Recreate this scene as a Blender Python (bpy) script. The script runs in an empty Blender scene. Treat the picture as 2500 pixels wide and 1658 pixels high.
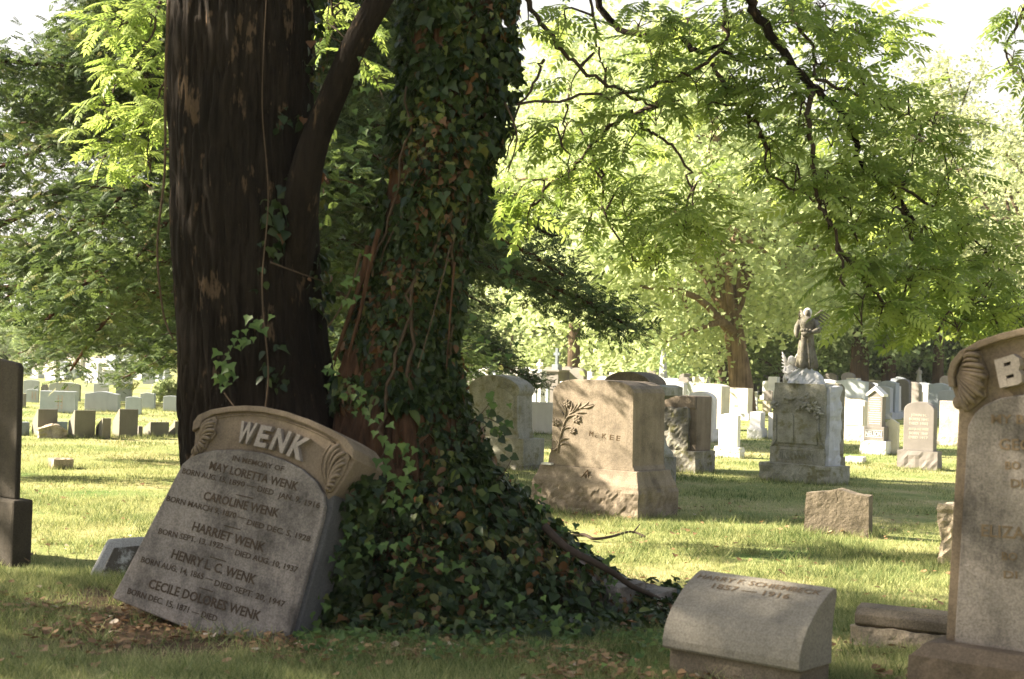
import bpy, bmesh, math, random
import numpy as np
from mathutils import Vector, Matrix, noise
sc = bpy.context.scene
# ---------------------------------------------------------------- camera
F = 3472.0                       # focal length in pixels of the 2500 px wide frame (50 mm on 36 mm film)
PITCH, ROLL, EYE = math.radians(1.0), math.radians(1.7), 1.5
cam = bpy.data.cameras.new("camera"); camo = bpy.data.objects.new("camera", cam)
sc.collection.objects.link(camo); sc.camera = camo
cam.sensor_width = 36; cam.lens = 50; cam.clip_start = .1; cam.clip_end = 3000
CM = Matrix.Translation((0, 0, EYE)) @ Matrix.Rotation(math.pi/2+PITCH, 4, 'X') @ Matrix.Rotation(ROLL, 4, 'Z')
camo.matrix_world = CM
cam.dof.use_dof = True; cam.dof.focus_distance = 15; cam.dof.aperture_fstop = 4.2
# ---------------------------------------------------------------- light
ELEV = math.radians(31); SDIR = Vector((-.993*math.cos(ELEV), .12*math.cos(ELEV), math.sin(ELEV)))
sun = bpy.data.lights.new("sun", 'SUN'); suno = bpy.data.objects.new("sun", sun); sc.collection.objects.link(suno)
sun.energy = 4.9; sun.angle = math.radians(.55); sun.color = (1, .89, .72)
suno.rotation_euler = SDIR.to_track_quat('Z', 'Y').to_euler()
w = bpy.data.worlds.new("World"); sc.world = w; w.use_nodes = True
nt = w.node_tree; bg = nt.nodes['Background']
sky = nt.nodes.new('ShaderNodeTexSky'); sky.sky_type = 'NISHITA'; sky.sun_disc = False
sky.sun_elevation = ELEV; sky.sun_rotation = math.atan2(SDIR.x, SDIR.y)
sky.dust_density = 2.5; sky.air_density = 1.0; sky.ozone_density = .8
# late-summer haze veil low over the horizon, fading out overhead
wtc = nt.nodes.new('ShaderNodeTexCoord'); wsep = nt.nodes.new('ShaderNodeSeparateXYZ'); nt.links.new(wtc.outputs['Generated'], wsep.inputs[0])
wmr = nt.nodes.new('ShaderNodeMapRange'); wmr.inputs['From Min'].default_value = .22; wmr.inputs['From Max'].default_value = .55; wmr.inputs['To Min'].default_value = .8; wmr.inputs['To Max'].default_value = .12
nt.links.new(wsep.outputs[2], wmr.inputs['Value'])
wmx = nt.nodes.new('ShaderNodeMix'); wmx.data_type = 'RGBA'; wmx.inputs[7].default_value = (4.9, 4.6, 4.2, 1)
nt.links.new(wmr.outputs[0], wmx.inputs[0]); nt.links.new(sky.outputs[0], wmx.inputs[6])
nt.links.new(wmx.outputs[2], bg.inputs[0]); bg.inputs[1].default_value = .05
sc.view_settings.view_transform = 'Standard'; sc.view_settings.look = 'None'
sc.view_settings.exposure = 2.52; sc.view_settings.gamma = 1
sc.cycles.transparent_max_bounces = 8; sc.cycles.max_bounces = 6
# ---------------------------------------------------------------- projection helpers (source pixels -> world)
CI = CM.inverted()
def ray(px, py):
    return (CM.to_3x3() @ Vector(((px-1250)/F, -(py-829)/F, -1))).normalized()
O0 = Vector((0, 0, EYE))
def at(px, py, z=0.0):                      # point on level z
    r = ray(px, py); return O0 + r*((z-EYE)/r.z)
def atd(px, py, d):                         # point at distance d ahead
    r = ray(px, py); return O0 + r*(d/r.y)
def proj(p):
    c = CI @ Vector(p); return (1250+F*c.x/-c.z, 829-F*c.y/-c.z)
def solve(P, dv, px):                       # how far along dv from P until it shows at column px
    lo, hi = 0.0, 6.0
    s = 1 if proj(P+dv*.01)[0] > proj(P)[0] else -1
    for _ in range(40):
        m = (lo+hi)/2
        if s*(proj(P+dv*m)[0]-px) < 0: lo = m
        else: hi = m
    return lo
def zat(P, px, py):                         # height at which the vertical through P shows at row py
    lo, hi = -1.0, 12.0
    for _ in range(40):
        m = (lo+hi)/2
        if proj((P.x, P.y, m))[1] > py: lo = m
        else: hi = m
    return lo
# ---------------------------------------------------------------- objects and tags
def link(o, parent=None):
    sc.collection.objects.link(o)
    if parent is not None: o.parent = parent
    return o
def tag(o, label=None, cat=None, group=None, kind=None):
    if label: o['label'] = label
    if cat: o['category'] = cat
    if group: o['group'] = group
    if kind: o['kind'] = kind
    return o
def empty(name, loc=(0, 0, 0), rz=0.0, mat=None):
    o = bpy.data.objects.new(name, None); o.empty_display_size = .2
    if mat is not None: o.matrix_world = mat
    else: o.location = loc; o.rotation_euler = (0, 0, rz)
    return link(o)
def mesh_np(name, V, Fc, mat, parent=None, tone=None, smooth=False):
    """V (n,3), Fc (m,k) equal-sized polygons"""
    me = bpy.data.meshes.new(name); V = np.asarray(V, np.float32); Fc = np.asarray(Fc, np.int32)
    m, k = Fc.shape
    me.vertices.add(len(V)); me.vertices.foreach_set('co', V.ravel())
    me.loops.add(m*k); me.loops.foreach_set('vertex_index', Fc.ravel())
    me.polygons.add(m); me.polygons.foreach_set('loop_start', np.arange(0, m*k, k, dtype=np.int32))
    if tone is not None:
        a = me.attributes.new('tone', 'FLOAT', 'FACE'); a.data.foreach_set('value', np.asarray(tone, np.float32))
    me.update(calc_edges=True); me.validate()
    if smooth: me.polygons.foreach_set('use_smooth', np.ones(m, bool))
    if mat: me.materials.append(mat)
    return link(bpy.data.objects.new(name, me), parent)
class MB:
    def __init__(s): s.v = []; s.f = []
    def add(s, v, f):
        n = len(s.v); s.v += [tuple(p) for p in v]; s.f += [tuple(i+n for i in q) for q in f]; return s
    def box(s, x0, x1, y0, y1, z0, z1):
        return s.add([(x0,y0,z0),(x1,y0,z0),(x1,y1,z0),(x0,y1,z0),(x0,y0,z1),(x1,y0,z1),(x1,y1,z1),(x0,y1,z1)],
                     [(3,2,1,0),(4,5,6,7),(0,1,5,4),(1,2,6,5),(2,3,7,6),(3,0,4,7)])
    def stack(s, L):                        # L of (z, x0, x1, y0, y1)
        v = []; f = []
        for z, x0, x1, y0, y1 in L: v += [(x0,y0,z),(x1,y0,z),(x1,y1,z),(x0,y1,z)]
        for i in range(len(L)-1):
            for k in range(4): f.append((4*i+k, 4*i+(k+1) % 4, 4*i+4+(k+1) % 4, 4*i+4+k))
        n = 4*(len(L)-1); f += [(3,2,1,0), (n,n+1,n+2,n+3)]
        return s.add(v, f)
    def prism(s, pts, y0, y1):              # (x,z) outline run from y0 to y1
        a = sum(pts[i][0]*pts[(i+1) % len(pts)][1]-pts[(i+1) % len(pts)][0]*pts[i][1] for i in range(len(pts)))
        if a < 0: pts = pts[::-1]
        n = len(pts); v = [(x, y0, z) for x, z in pts]+[(x, y1, z) for x, z in pts]
        f = [tuple(range(n)), tuple(range(2*n-1, n-1, -1))]+[((i+1) % n, i, i+n, (i+1) % n+n) for i in range(n)]
        return s.add(v, f)
    def extrude_x(s, pts, x0, x1):          # (y,z) outline run from x0 to x1
        a = sum(pts[i][0]*pts[(i+1) % len(pts)][1]-pts[(i+1) % len(pts)][0]*pts[i][1] for i in range(len(pts)))
        if a < 0: pts = pts[::-1]
        n = len(pts); v = [(x0, y, z) for y, z in pts]+[(x1, y, z) for y, z in pts]
        f = [tuple(range(n-1, -1, -1)), tuple(range(n, 2*n))]+[(i, (i+1) % n, (i+1) % n+n, i+n) for i in range(n)]
        return s.add(v, f)
    def tube(s, pts, rad, seg=8, cap=True, flat=1.0, fn=None):
        pts = [Vector(p) for p in pts]; n = len(pts); v = []; f = []
        t = (pts[1]-pts[0]).normalized(); u = t.orthogonal().normalized()
        for i in range(n):
            t = (pts[min(i+1, n-1)]-pts[max(i-1, 0)]).normalized()
            u = (u - t*u.dot(t)).normalized(); w2 = t.cross(u)
            for k in range(seg):
                a = 2*math.pi*k/seg; r = rad[i]
                if fn: r = r*fn(i, a, pts[i])
                v.append(pts[i]+u*math.cos(a)*r+w2*math.sin(a)*r*flat)
        for i in range(n-1):
            for k in range(seg): f.append((i*seg+k, i*seg+(k+1) % seg, (i+1)*seg+(k+1) % seg, (i+1)*seg+k))
        if cap: f += [tuple(range(seg-1, -1, -1)), tuple(range((n-1)*seg, n*seg))]
        return s.add(v, f)
    def ball(s, c, r, nu=12, nv=8, sx=1, sy=1, sz=1):
        v = [(c[0], c[1], c[2]-r*sz)]; f = []
        for j in range(1, nv):
            ph = -math.pi/2+math.pi*j/nv
            for i in range(nu):
                a = 2*math.pi*i/nu; v.append((c[0]+r*sx*math.cos(ph)*math.cos(a), c[1]+r*sy*math.cos(ph)*math.sin(a), c[2]+r*sz*math.sin(ph)))
        v.append((c[0], c[1], c[2]+r*sz)); N = len(v)-1
        for i in range(nu): f.append((0, 1+(i+1) % nu, 1+i)); f.append((N, N-nu+i, N-nu+(i+1) % nu))
        for j in range(nv-2):
            for i in range(nu): a = 1+j*nu; f.append((a+i, a+(i+1) % nu, a+nu+(i+1) % nu, a+nu+i))
        return s.add(v, f)
    def build(s, name, mat, parent=None, bevel=0, smooth=False, seg=2, auto=None):
        bm = bmesh.new(); vs = [bm.verts.new(p) for p in s.v]
        for q in s.f:
            try: bm.faces.new([vs[i] for i in q])
            except ValueError: pass
        if bevel:
            bm.normal_update()
            es = [e for e in bm.edges if len(e.link_faces) == 2 and e.calc_face_angle(0) > .6]
            bmesh.ops.bevel(bm, geom=es, offset=bevel, segments=seg, affect='EDGES', clamp_overlap=True, profile=.6)
        me = bpy.data.meshes.new(name); bm.to_mesh(me); bm.free()
        if mat: me.materials.append(mat)
        if smooth: me.polygons.foreach_set('use_smooth', np.ones(len(me.polygons), bool))
        return link(bpy.data.objects.new(name, me), parent)
def gridblock(x0, x1, y0, y1, z0, z1, step, fn, name, mat, parent):
    """a block whose faces are gridded and pushed about by fn(Vector, normal) -> offset: rock-faced work"""
    bm = bmesh.new()
    nx = max(2, int((x1-x0)/step)); ny = max(2, int((y1-y0)/step)); nz = max(2, int((z1-z0)/step))
    def face(o, a, b, na, nb):
        g = [[bm.verts.new(o+a*(i/na)+b*(j/nb)) for j in range(nb+1)] for i in range(na+1)]
        for i in range(na):
            for j in range(nb): bm.faces.new((g[i][j], g[i+1][j], g[i+1][j+1], g[i][j+1]))
    X = Vector((x1-x0,0,0)); Y = Vector((0,y1-y0,0)); Z = Vector((0,0,z1-z0)); o = Vector((x0,y0,z0))
    face(o, X, Z, nx, nz); face(o+X, Y, Z, ny, nz); face(o+X+Y, -X, Z, nx, nz); face(o+Y, -Y, Z, ny, nz); face(o+Z, X, Y, nx, ny)
    bmesh.ops.remove_doubles(bm, verts=bm.verts, dist=1e-4)
    bm.normal_update(); mv = [(v, fn(v.co.copy(), v.normal.copy())) for v in bm.verts]
    for v, d in mv: v.co += d
    me = bpy.data.meshes.new(name); bm.to_mesh(me); bm.free(); me.materials.append(mat)
    return link(bpy.data.objects.new(name, me), parent)
def rockfn(amp, sc_=6.0, seed=0, flat_top=None, chamfer=0):
    off = Vector((seed*3.1, seed*1.7, seed*.9))
    def fn(p, n):
        q = p*sc_+off
        a = noise.fractal(q, .9, 2.1, 4)+.35*abs(noise.noise(q*2.7))
        d = n*(a*amp)
        if flat_top is not None and p.z > flat_top-1e-4: d *= .1
        return d
    return fn
# ---------------------------------------------------------------- lettering
_font_cache = {}
def text_mesh(s, bold=0.0, ext=.004, sp=1.0):
    key = (s, bold, ext, sp)
    if key in _font_cache: return _font_cache[key]
    c = bpy.data.curves.new('t', 'FONT'); c.body = s; c.size = 1; c.extrude = 0; c.offset = bold; c.resolution_u = 2
    c.space_character = sp
    o = bpy.data.objects.new('t', c); sc.collection.objects.link(o)
    dg = bpy.context.evaluated_depsgraph_get(); dg.update()
    me = bpy.data.meshes.new_from_object(o.evaluated_get(dg))
    V = [tuple(v.co) for v in me.vertices]; Fc = [tuple(p.vertices) for p in me.polygons]
    E = {}
    for q in Fc:
        for i in range(len(q)): e = (q[i], q[(i+1) % len(q)]); E[e] = E.get(e, 0)+1
    bd = [e for e in E if (e[1], e[0]) not in E]
    bpy.data.objects.remove(o); bpy.data.curves.remove(c); bpy.data.meshes.remove(me)
    xs = [v[0] for v in V]; r = (V, Fc, bd, min(xs), max(xs)); _font_cache[key] = r
    return r
def add_text(mb, s, p0, p1, h, y0, y1, bold=0.0, slant=0.0, sp=1.0):
    """letters s on the line p0->p1 (local x,z), cap height h, solid from y0 (front) to y1 (into the stone)"""
    V, Fc, bd, a, b = text_mesh(s, bold, 0, sp)
    ux, uz = p1[0]-p0[0], p1[1]-p0[1]; L = math.hypot(ux, uz); ux /= L; uz /= L; k = L/(b-a); hz = h/.69
    def tr(v, y):
        t = (v[0]-a)*k; q = v[1]*hz; t += q*slant
        return (p0[0]+ux*t-uz*q, y, p0[1]+uz*t+ux*q)
    n = len(V)
    vv = [tr(v, y0) for v in V]+[tr(v, y1) for v in V]
    ff = [tuple(q) for q in Fc]+[(e[1], e[0], e[0]+n, e[1]+n) for e in bd]
    mb.add(vv, ff)
# ---------------------------------------------------------------- materials
def newmat(name):
    m = bpy.data.materials.new(name); m.use_nodes = True; n = m.node_tree
    return m, n, n.nodes['Principled BSDF']
def N(n, t, **kw):
    x = n.nodes.new(t)
    for k, v in kw.items():
        if k in x.inputs: x.inputs[k].default_value = v
        else: setattr(x, k, v)
    return x
def ramp(n, fac, stops):
    r = n.nodes.new('ShaderNodeValToRGB'); e = r.color_ramp.elements
    while len(e) < len(stops): e.new(.5)
    for el, (p, c) in zip(e, stops): el.position = p; el.color = (*c, 1)
    n.links.new(fac, r.inputs[0]); return r
def mul(c, k): return tuple(min(1, x*k) for x in c)
def stone_mat(name, col, stain=.35, bump=.25, speck=.25, moss=None, scale=1.0, rough=.9):
    m, n, p = newmat(name); L = n.links
    tc = N(n, 'ShaderNodeTexCoord'); oi = N(n, 'ShaderNodeObjectInfo')
    ad = N(n, 'ShaderNodeVectorMath', operation='ADD'); L.new(tc.outputs['Object'], ad.inputs[0]); L.new(oi.outputs['Location'], ad.inputs[1])
    big = N(n, 'ShaderNodeTexNoise', Scale=3.2*scale, Detail=8, Roughness=.62); L.new(ad.outputs[0], big.inputs['Vector'])
    r1 = ramp(n, big.outputs[0], [(.3, mul(col, 1-stain)), (.5, col), (.72, mul(col, 1+stain*.45))])
    fine = N(n, 'ShaderNodeTexNoise', Scale=95*scale, Detail=3, Roughness=.7); L.new(ad.outputs[0], fine.inputs['Vector'])
    mx = N(n, 'ShaderNodeMix', data_type='RGBA', blend_type='MULTIPLY'); mx.inputs[0].default_value = 1
    r2 = ramp(n, fine.outputs[0], [(.36, (1-speck,)*3), (.62, (1+speck*.2,)*3)])
    L.new(r1.outputs[0], mx.inputs[6]); L.new(r2.outputs[0], mx.inputs[7]); out = mx.outputs[2]
    # rain streaks
    mp = N(n, 'ShaderNodeMapping'); mp.inputs['Scale'].default_value = (9*scale, 9*scale, .9*scale); L.new(ad.outputs[0], mp.inputs[0])
    st = N(n, 'ShaderNodeTexNoise', Scale=1, Detail=4, Roughness=.6); L.new(mp.outputs[0], st.inputs['Vector'])
    r3 = ramp(n, st.outputs[0], [(.38, (.72,)*3), (.56, (1,)*3)])
    m3 = N(n, 'ShaderNodeMix', data_type='RGBA', blend_type='MULTIPLY'); m3.inputs[0].default_value = min(1, stain*1.6)
    L.new(out, m3.inputs[6]); L.new(r3.outputs[0], m3.inputs[7]); out = m3.outputs[2]
    if moss:
        mn = N(n, 'ShaderNodeTexNoise', Scale=7*scale, Detail=9, Roughness=.7); L.new(ad.outputs[0], mn.inputs['Vector'])
        mr = ramp(n, mn.outputs[0], [(.5, (0, 0, 0)), (.62, (1, 1, 1))])
        m4 = N(n, 'ShaderNodeMix', data_type='RGBA'); L.new(mr.outputs[0], m4.inputs[0]); L.new(out, m4.inputs[6]); m4.inputs[7].default_value = (*moss, 1)
        out = m4.outputs[2]
    L.new(out, p.inputs['Base Color']); p.inputs['Roughness'].default_value = rough; p.inputs['Specular IOR Level'].default_value = .25
    mb_ = N(n, 'ShaderNodeTexNoise', Scale=28*scale, Detail=10, Roughness=.7); L.new(ad.outputs[0], mb_.inputs['Vector'])
    b = N(n, 'ShaderNodeBump', Strength=bump, Distance=.02); L.new(mb_.outputs[0], b.inputs['Height']); L.new(b.outputs[0], p.inputs['Normal'])
    return m
def leaf_mat(name, c1, c2, c3=None, trans=.35, rough=.5, spec=.22, extra=None):
    m, n, p = newmat(name); L = n.links
    at_ = N(n, 'ShaderNodeAttribute', attribute_name='tone')
    st = [(0, c1), (.75, c2)]+([(.93, c2), (.955, c3)] if c3 else [(1, c2)])
    if extra: st = st[:2]+extra+[(.95, c3)]
    r = ramp(n, at_.outputs['Fac'], st)
    L.new(r.outputs[0], p.inputs['Base Color']); p.inputs['Roughness'].default_value = rough
    p.inputs['Specular IOR Level'].default_value = spec
    tr = N(n, 'ShaderNodeBsdfTranslucent')
    hs = N(n, 'ShaderNodeHueSaturation', Hue=.485, Saturation=1.08, Value=1.5); L.new(r.outputs[0], hs.inputs['Color']); L.new(hs.outputs[0], tr.inputs[0])
    mx = N(n, 'ShaderNodeMixShader', Fac=trans); L.new(p.outputs[0], mx.inputs[1]); L.new(tr.outputs[0], mx.inputs[2])
    L.new(mx.outputs[0], n.nodes['Material Output'].inputs[0])
    return m
def bark_mat(name, dark, light, vscale=1.0, bump=.6, patch=None, moss=None):
    m, n, p = newmat(name); L = n.links
    tc = N(n, 'ShaderNodeTexCoord')
    mp = N(n, 'ShaderNodeMapping'); mp.inputs['Scale'].default_value = (34*vscale, 34*vscale, 3.2*vscale); L.new(tc.outputs['Object'], mp.inputs[0])
    a = N(n, 'ShaderNodeTexNoise', Scale=1, Detail=8, Roughness=.65); L.new(mp.outputs[0], a.inputs['Vector'])
    r = ramp(n, a.outputs[0], [(.33, dark), (.68, light)]); out = r.outputs[0]
    b2 = N(n, 'ShaderNodeTexNoise', Scale=2.2, Detail=5); L.new(tc.outputs['Object'], b2.inputs['Vector'])
    r2 = ramp(n, b2.outputs[0], [(.3, (.6, .6, .6)), (.7, (1.15, 1.1, 1.05))])
    mx = N(n, 'ShaderNodeMix', data_type='RGBA', blend_type='MULTIPLY'); mx.inputs[0].default_value = 1
    L.new(out, mx.inputs[6]); L.new(r2.outputs[0], mx.inputs[7]); out = mx.outputs[2]
    if patch:
        mp2 = N(n, 'ShaderNodeMapping'); mp2.inputs['Scale'].default_value = (6, 6, 3.4); L.new(tc.outputs['Object'], mp2.inputs[0])
        c = N(n, 'ShaderNodeTexNoise', Scale=1, Detail=4, Roughness=.6); L.new(mp2.outputs[0], c.inputs['Vector'])
        mp3 = N(n, 'ShaderNodeMapping'); mp3.inputs['Scale'].default_value = (60, 60, 9); L.new(tc.outputs['Object'], mp3.inputs[0])
        c3 = N(n, 'ShaderNodeTexNoise', Scale=1, Detail=3); L.new(mp3.outputs[0], c3.inputs['Vector'])
        mm = N(n, 'ShaderNodeMath', operation='MULTIPLY_ADD'); L.new(c3.outputs[0], mm.inputs[0]); mm.inputs[1].default_value = .35; L.new(c.outputs[0], mm.inputs[2])
        rr = ramp(n, mm.outputs[0], [(.79, (0, 0, 0)), (.85, (1, 1, 1))])
        m2 = N(n, 'ShaderNodeMix', data_type='RGBA'); L.new(rr.outputs[0], m2.inputs[0]); L.new(out, m2.inputs[6]); m2.inputs[7].default_value = (*patch, 1); out = m2.outputs[2]
    L.new(out, p.inputs['Base Color']); p.inputs['Roughness'].default_value = .92; p.inputs['Specular IOR Level'].default_value = .08
    b = N(n, 'ShaderNodeBump', Strength=bump, Distance=.03); L.new(a.outputs[0], b.inputs['Height']); L.new(b.outputs[0], p.inputs['Normal'])
    return m
def plain_mat(name, col, rough=.9):
    m, n, p = newmat(name); L = n.links
    tc = N(n, 'ShaderNodeTexCoord'); a = N(n, 'ShaderNodeTexNoise', Scale=30, Detail=4); L.new(tc.outputs['Object'], a.inputs['Vector'])
    r = ramp(n, a.outputs[0], [(.3, mul(col, .7)), (.7, mul(col, 1.2))]); L.new(r.outputs[0], p.inputs['Base Color']); p.inputs['Roughness'].default_value = rough; p.inputs['Specular IOR Level'].default_value = .12
    return m
BROWN = (.34, .265, .18)
M = dict(
 wenk=stone_mat('stone_mauve', (.215, .188, .162), stain=.8, bump=.5, speck=.35),
 wenkcap=stone_mat('stone_brown_weathered', (.19, .145, .10), stain=.4, bump=.3, speck=.25),
 wletter=stone_mat('stone_raised_letter', (.29, .25, .215), stain=.2, bump=.2),
 dgrey=stone_mat('stone_dark_grey', (.09, .088, .085), stain=.4, bump=.3, speck=.3),
 ink=plain_mat('letter_shade_dirt', (.066, .048, .033)),  # recess shade of engraved letters put into the colour, along with dirt
 ink2=plain_mat('letter_shade_dirt_faint', (.15, .11, .07)),  # fainter tone of the same painted recess shade and dirt
 mckee=stone_mat('stone_tan_granite', (.235, .19, .138), stain=.45, bump=.3, speck=.3),
 mckeeink=plain_mat('letter_tan_shade_dirt', (.10, .068, .04)),  # brown darkened to carry the shade of the cuts as well as dirt
 grey=stone_mat('stone_grey_granite', (.42, .41, .385), stain=.25, bump=.35, speck=.3),
 mossy=stone_mat('stone_grey_mossy', (.27, .255, .21), stain=.4, bump=.6, speck=.35, moss=(.12, .115, .05)),
 dick=stone_mat('stone_green_grey', (.35, .34, .27), stain=.4, bump=.5, speck=.35, moss=(.19, .18, .10)),
 brown=stone_mat('stone_brown_granite', (.19, .155, .11), stain=.35, bump=.5, speck=.4),
 curved=stone_mat('stone_warm_grey', (.25, .225, .18), stain=.25, bump=.3, speck=.3),
 rock=stone_mat('stone_rough_tan', (.45, .37, .27), stain=.5, bump=.8, speck=.35),
 white=stone_mat('stone_white_marble', (.68, .655, .60), stain=.1, bump=.12, speck=.08),
 cream=stone_mat('stone_cream', (.58, .53, .44), stain=.16, bump=.3, speck=.12),
 pale=stone_mat('stone_pale_grey', (.47, .475, .475), stain=.12, bump=.15, speck=.12),
 blue=stone_mat('stone_blue_grey', (.40, .43, .46), stain=.12, bump=.12, speck=.1),
 taupe=stone_mat('stone_taupe', (.215, .195, .175), stain=.15, bump=.15, speck=.15),
 darkblue=stone_mat('stone_slate_blue', (.22, .25, .28), stain=.3, bump=.3, speck=.2),
 pink=stone_mat('stone_pink', (.5, .37, .3), stain=.15, bump=.2, speck=.15),
 darkb=stone_mat('stone_dark_shaded', (.055, .045, .032), stain=.35, bump=.3, speck=.3),  # base colour darkened to put shade on the left-edge headstone
 darkb2=stone_mat('stone_dark_brown', (.12, .092, .065), stain=.35, bump=.35, speck=.3),
 slantm=stone_mat('stone_slant_marker', (.17, .16, .125), stain=.15, bump=.15, speck=.12),
 bronze=stone_mat('statue_weathered', (.19, .175, .14), stain=.5, bump=.4, speck=.2, moss=(.10, .09, .05), scale=3),
 statue=stone_mat('statue_white', (.66, .64, .60), stain=.3, bump=.3, speck=.1, scale=3),
 bark=bark_mat('bark_dark', (.007, .0055, .004), (.024, .018, .013), patch=(.075, .05, .03), bump=.9),
 barklimb=bark_mat('bark_limb', (.02, .015, .012), (.06, .043, .031), vscale=1.3, bump=.4),
 barkred=bark_mat('bark_reddish', (.025, .014, .009), (.12, .065, .036), vscale=.7, bump=.8),
 barkgrey=bark_mat('bark_grey_brown', (.12, .085, .055), (.30, .22, .15), vscale=.35, bump=.7),
 barkfar=bark_mat('bark_far', (.06, .045, .03), (.14, .10, .065), vscale=.3, bump=.5),
 twig=plain_mat('twig_brown', (.055, .04, .03)),
 vine=plain_mat('vine_stem', (.07, .048, .03)),
 soil=plain_mat('soil_dark', (.05, .035, .022)),
 ivy=leaf_mat('ivy_leaf', (.010, .022, .008), (.042, .066, .018), (.12, .062, .025), trans=.24, rough=.4, spec=.24, extra=[(.82, (.045, .065, .02)), (.86, (.10, .13, .03)), (.925, (.12, .125, .035))]),
 vineleaf=leaf_mat('vine_leaf_light', (.04, .08, .02), (.09, .145, .035), trans=.3, rough=.5),
 pinn=leaf_mat('compound_leaf', (.12, .185, .045), (.24, .31, .09), trans=.6, rough=.5),
 cedar=leaf_mat('evergreen_spray', (.03, .055, .02), (.10, .145, .045), (.12, .13, .05), trans=.3, rough=.6),
 oak=leaf_mat('oak_leaf', (.26, .33, .15), (.44, .50, .26), trans=.42, rough=.6),
 oakb=leaf_mat('pale_far_leaf', (.28, .33, .18), (.42, .45, .25), trans=.4, rough=.6),
 green=leaf_mat('maple_leaf', (.11, .17, .065), (.24, .31, .13), trans=.4, rough=.6),
 grass=leaf_mat('grass_blade', (.055, .10, .026), (.38, .39, .175), (.55, .45, .26), trans=.3, rough=.6, spec=.1),
 litter=leaf_mat('dry_leaf', (.10, .055, .025), (.32, .20, .10), (.55, .45, .33), trans=.15, rough=.7),
)
# ---------------------------------------------------------------- ground
def ground_mat():
    m, n, p = newmat('lawn'); L = n.links
    g = N(n, 'ShaderNodeNewGeometry')
    a = N(n, 'ShaderNodeTexNoise', Scale=.55, Detail=7, Roughness=.65); L.new(g.outputs['Position'], a.inputs['Vector'])
    r = ramp(n, a.outputs[0], [(.34, (.10, .16, .042)), (.5, (.25, .27, .105)), (.68, (.42, .35, .20))])
    f = N(n, 'ShaderNodeTexNoise', Scale=22, Detail=8, Roughness=.75); L.new(g.outputs['Position'], f.inputs['Vector'])
    r2 = ramp(n, f.outputs[0], [(.3, (.55, .55, .5)), (.66, (1.3, 1.28, 1.15))])
    mx = N(n, 'ShaderNodeMix', data_type='RGBA', blend_type='MULTIPLY'); mx.inputs[0].default_value = 1
    L.new(r.outputs[0], mx.inputs[6]); L.new(r2.outputs[0], mx.inputs[7])
    # bare, leaf-strewn soil round the foot of the tree
    sub = N(n, 'ShaderNodeVectorMath', operation='SUBTRACT'); L.new(g.outputs['Position'], sub.inputs[0]); sub.inputs[1].default_value = (-1.2, 8.3, 0)
    scl = N(n, 'ShaderNodeVectorMath', operation='MULTIPLY'); L.new(sub.outputs[0], scl.inputs[0]); scl.inputs[1].default_value = (.42, .75, 0)
    ln = N(n, 'ShaderNodeVectorMath', operation='LENGTH'); L.new(scl.outputs[0], ln.inputs[0])
    d = N(n, 'ShaderNodeTexNoise', Scale=2.3, Detail=6, Roughness=.7); L.new(g.outputs['Position'], d.inputs['Vector'])
    ma = N(n, 'ShaderNodeMath', operation='MULTIPLY_ADD'); L.new(d.outputs[0], ma.inputs[0]); ma.inputs[1].default_value = 1.1; L.new(ln.outputs[1], ma.inputs[2])
    rr = ramp(n, ma.outputs[0], [(.0, (1, 1, 1)), (1, (0, 0, 0))]); rr.color_ramp.elements[0].position = .55
    sc3 = N(n, 'ShaderNodeMapRange'); sc3.inputs['From Min'].default_value = 1.75; sc3.inputs['From Max'].default_value = 1.3; L.new(ma.outputs[0], sc3.inputs['Value'])
    m2 = N(n, 'ShaderNodeMix', data_type='RGBA'); L.new(sc3.outputs[0], m2.inputs[0]); L.new(mx.outputs[2], m2.inputs[6])
    r5 = ramp(n, f.outputs[0], [(.35, (.045, .03, .018)), (.65, (.17, .11, .06))]); L.new(r5.outputs[0], m2.inputs[7])
    L.new(m2.outputs[2], p.inputs['Base Color']); p.inputs['Roughness'].default_value = .95; p.inputs['Specular IOR Level'].default_value = .15
    b = N(n, 'ShaderNodeBump', Strength=.7, Distance=.04); L.new(f.outputs[0], b.inputs['Height']); L.new(b.outputs[0], p.inputs['Normal'])
    return m
M['lawn'] = ground_mat()
def gz(x, y):                               # gentle unevenness of the turf
    return .035*noise.noise(Vector((x*.35, y*.35, 3)))*min(1, y/8) if y < 60 else 0.0
def ground():
    xs = np.concatenate([np.linspace(-700, -30, 8), np.arange(-24, 24.1, .4), np.linspace(30, 700, 8)])
    ys = np.concatenate([np.linspace(-60, 2, 5), np.arange(3, 40, .4), np.linspace(42, 900, 10)])
    V = [(x, y, gz(x, y) if abs(x) < 24 and 3 < y < 40 else 0) for y in ys for x in xs]
    nx = len(xs); Fc = [(j*nx+i, j*nx+i+1, (j+1)*nx+i+1, (j+1)*nx+i) for j in range(len(ys)-1) for i in range(nx-1)]
    tag(mesh_np('ground', V, Fc, M['lawn'], smooth=True), kind='structure')
ground()
rng = np.random.default_rng(7)
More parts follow.
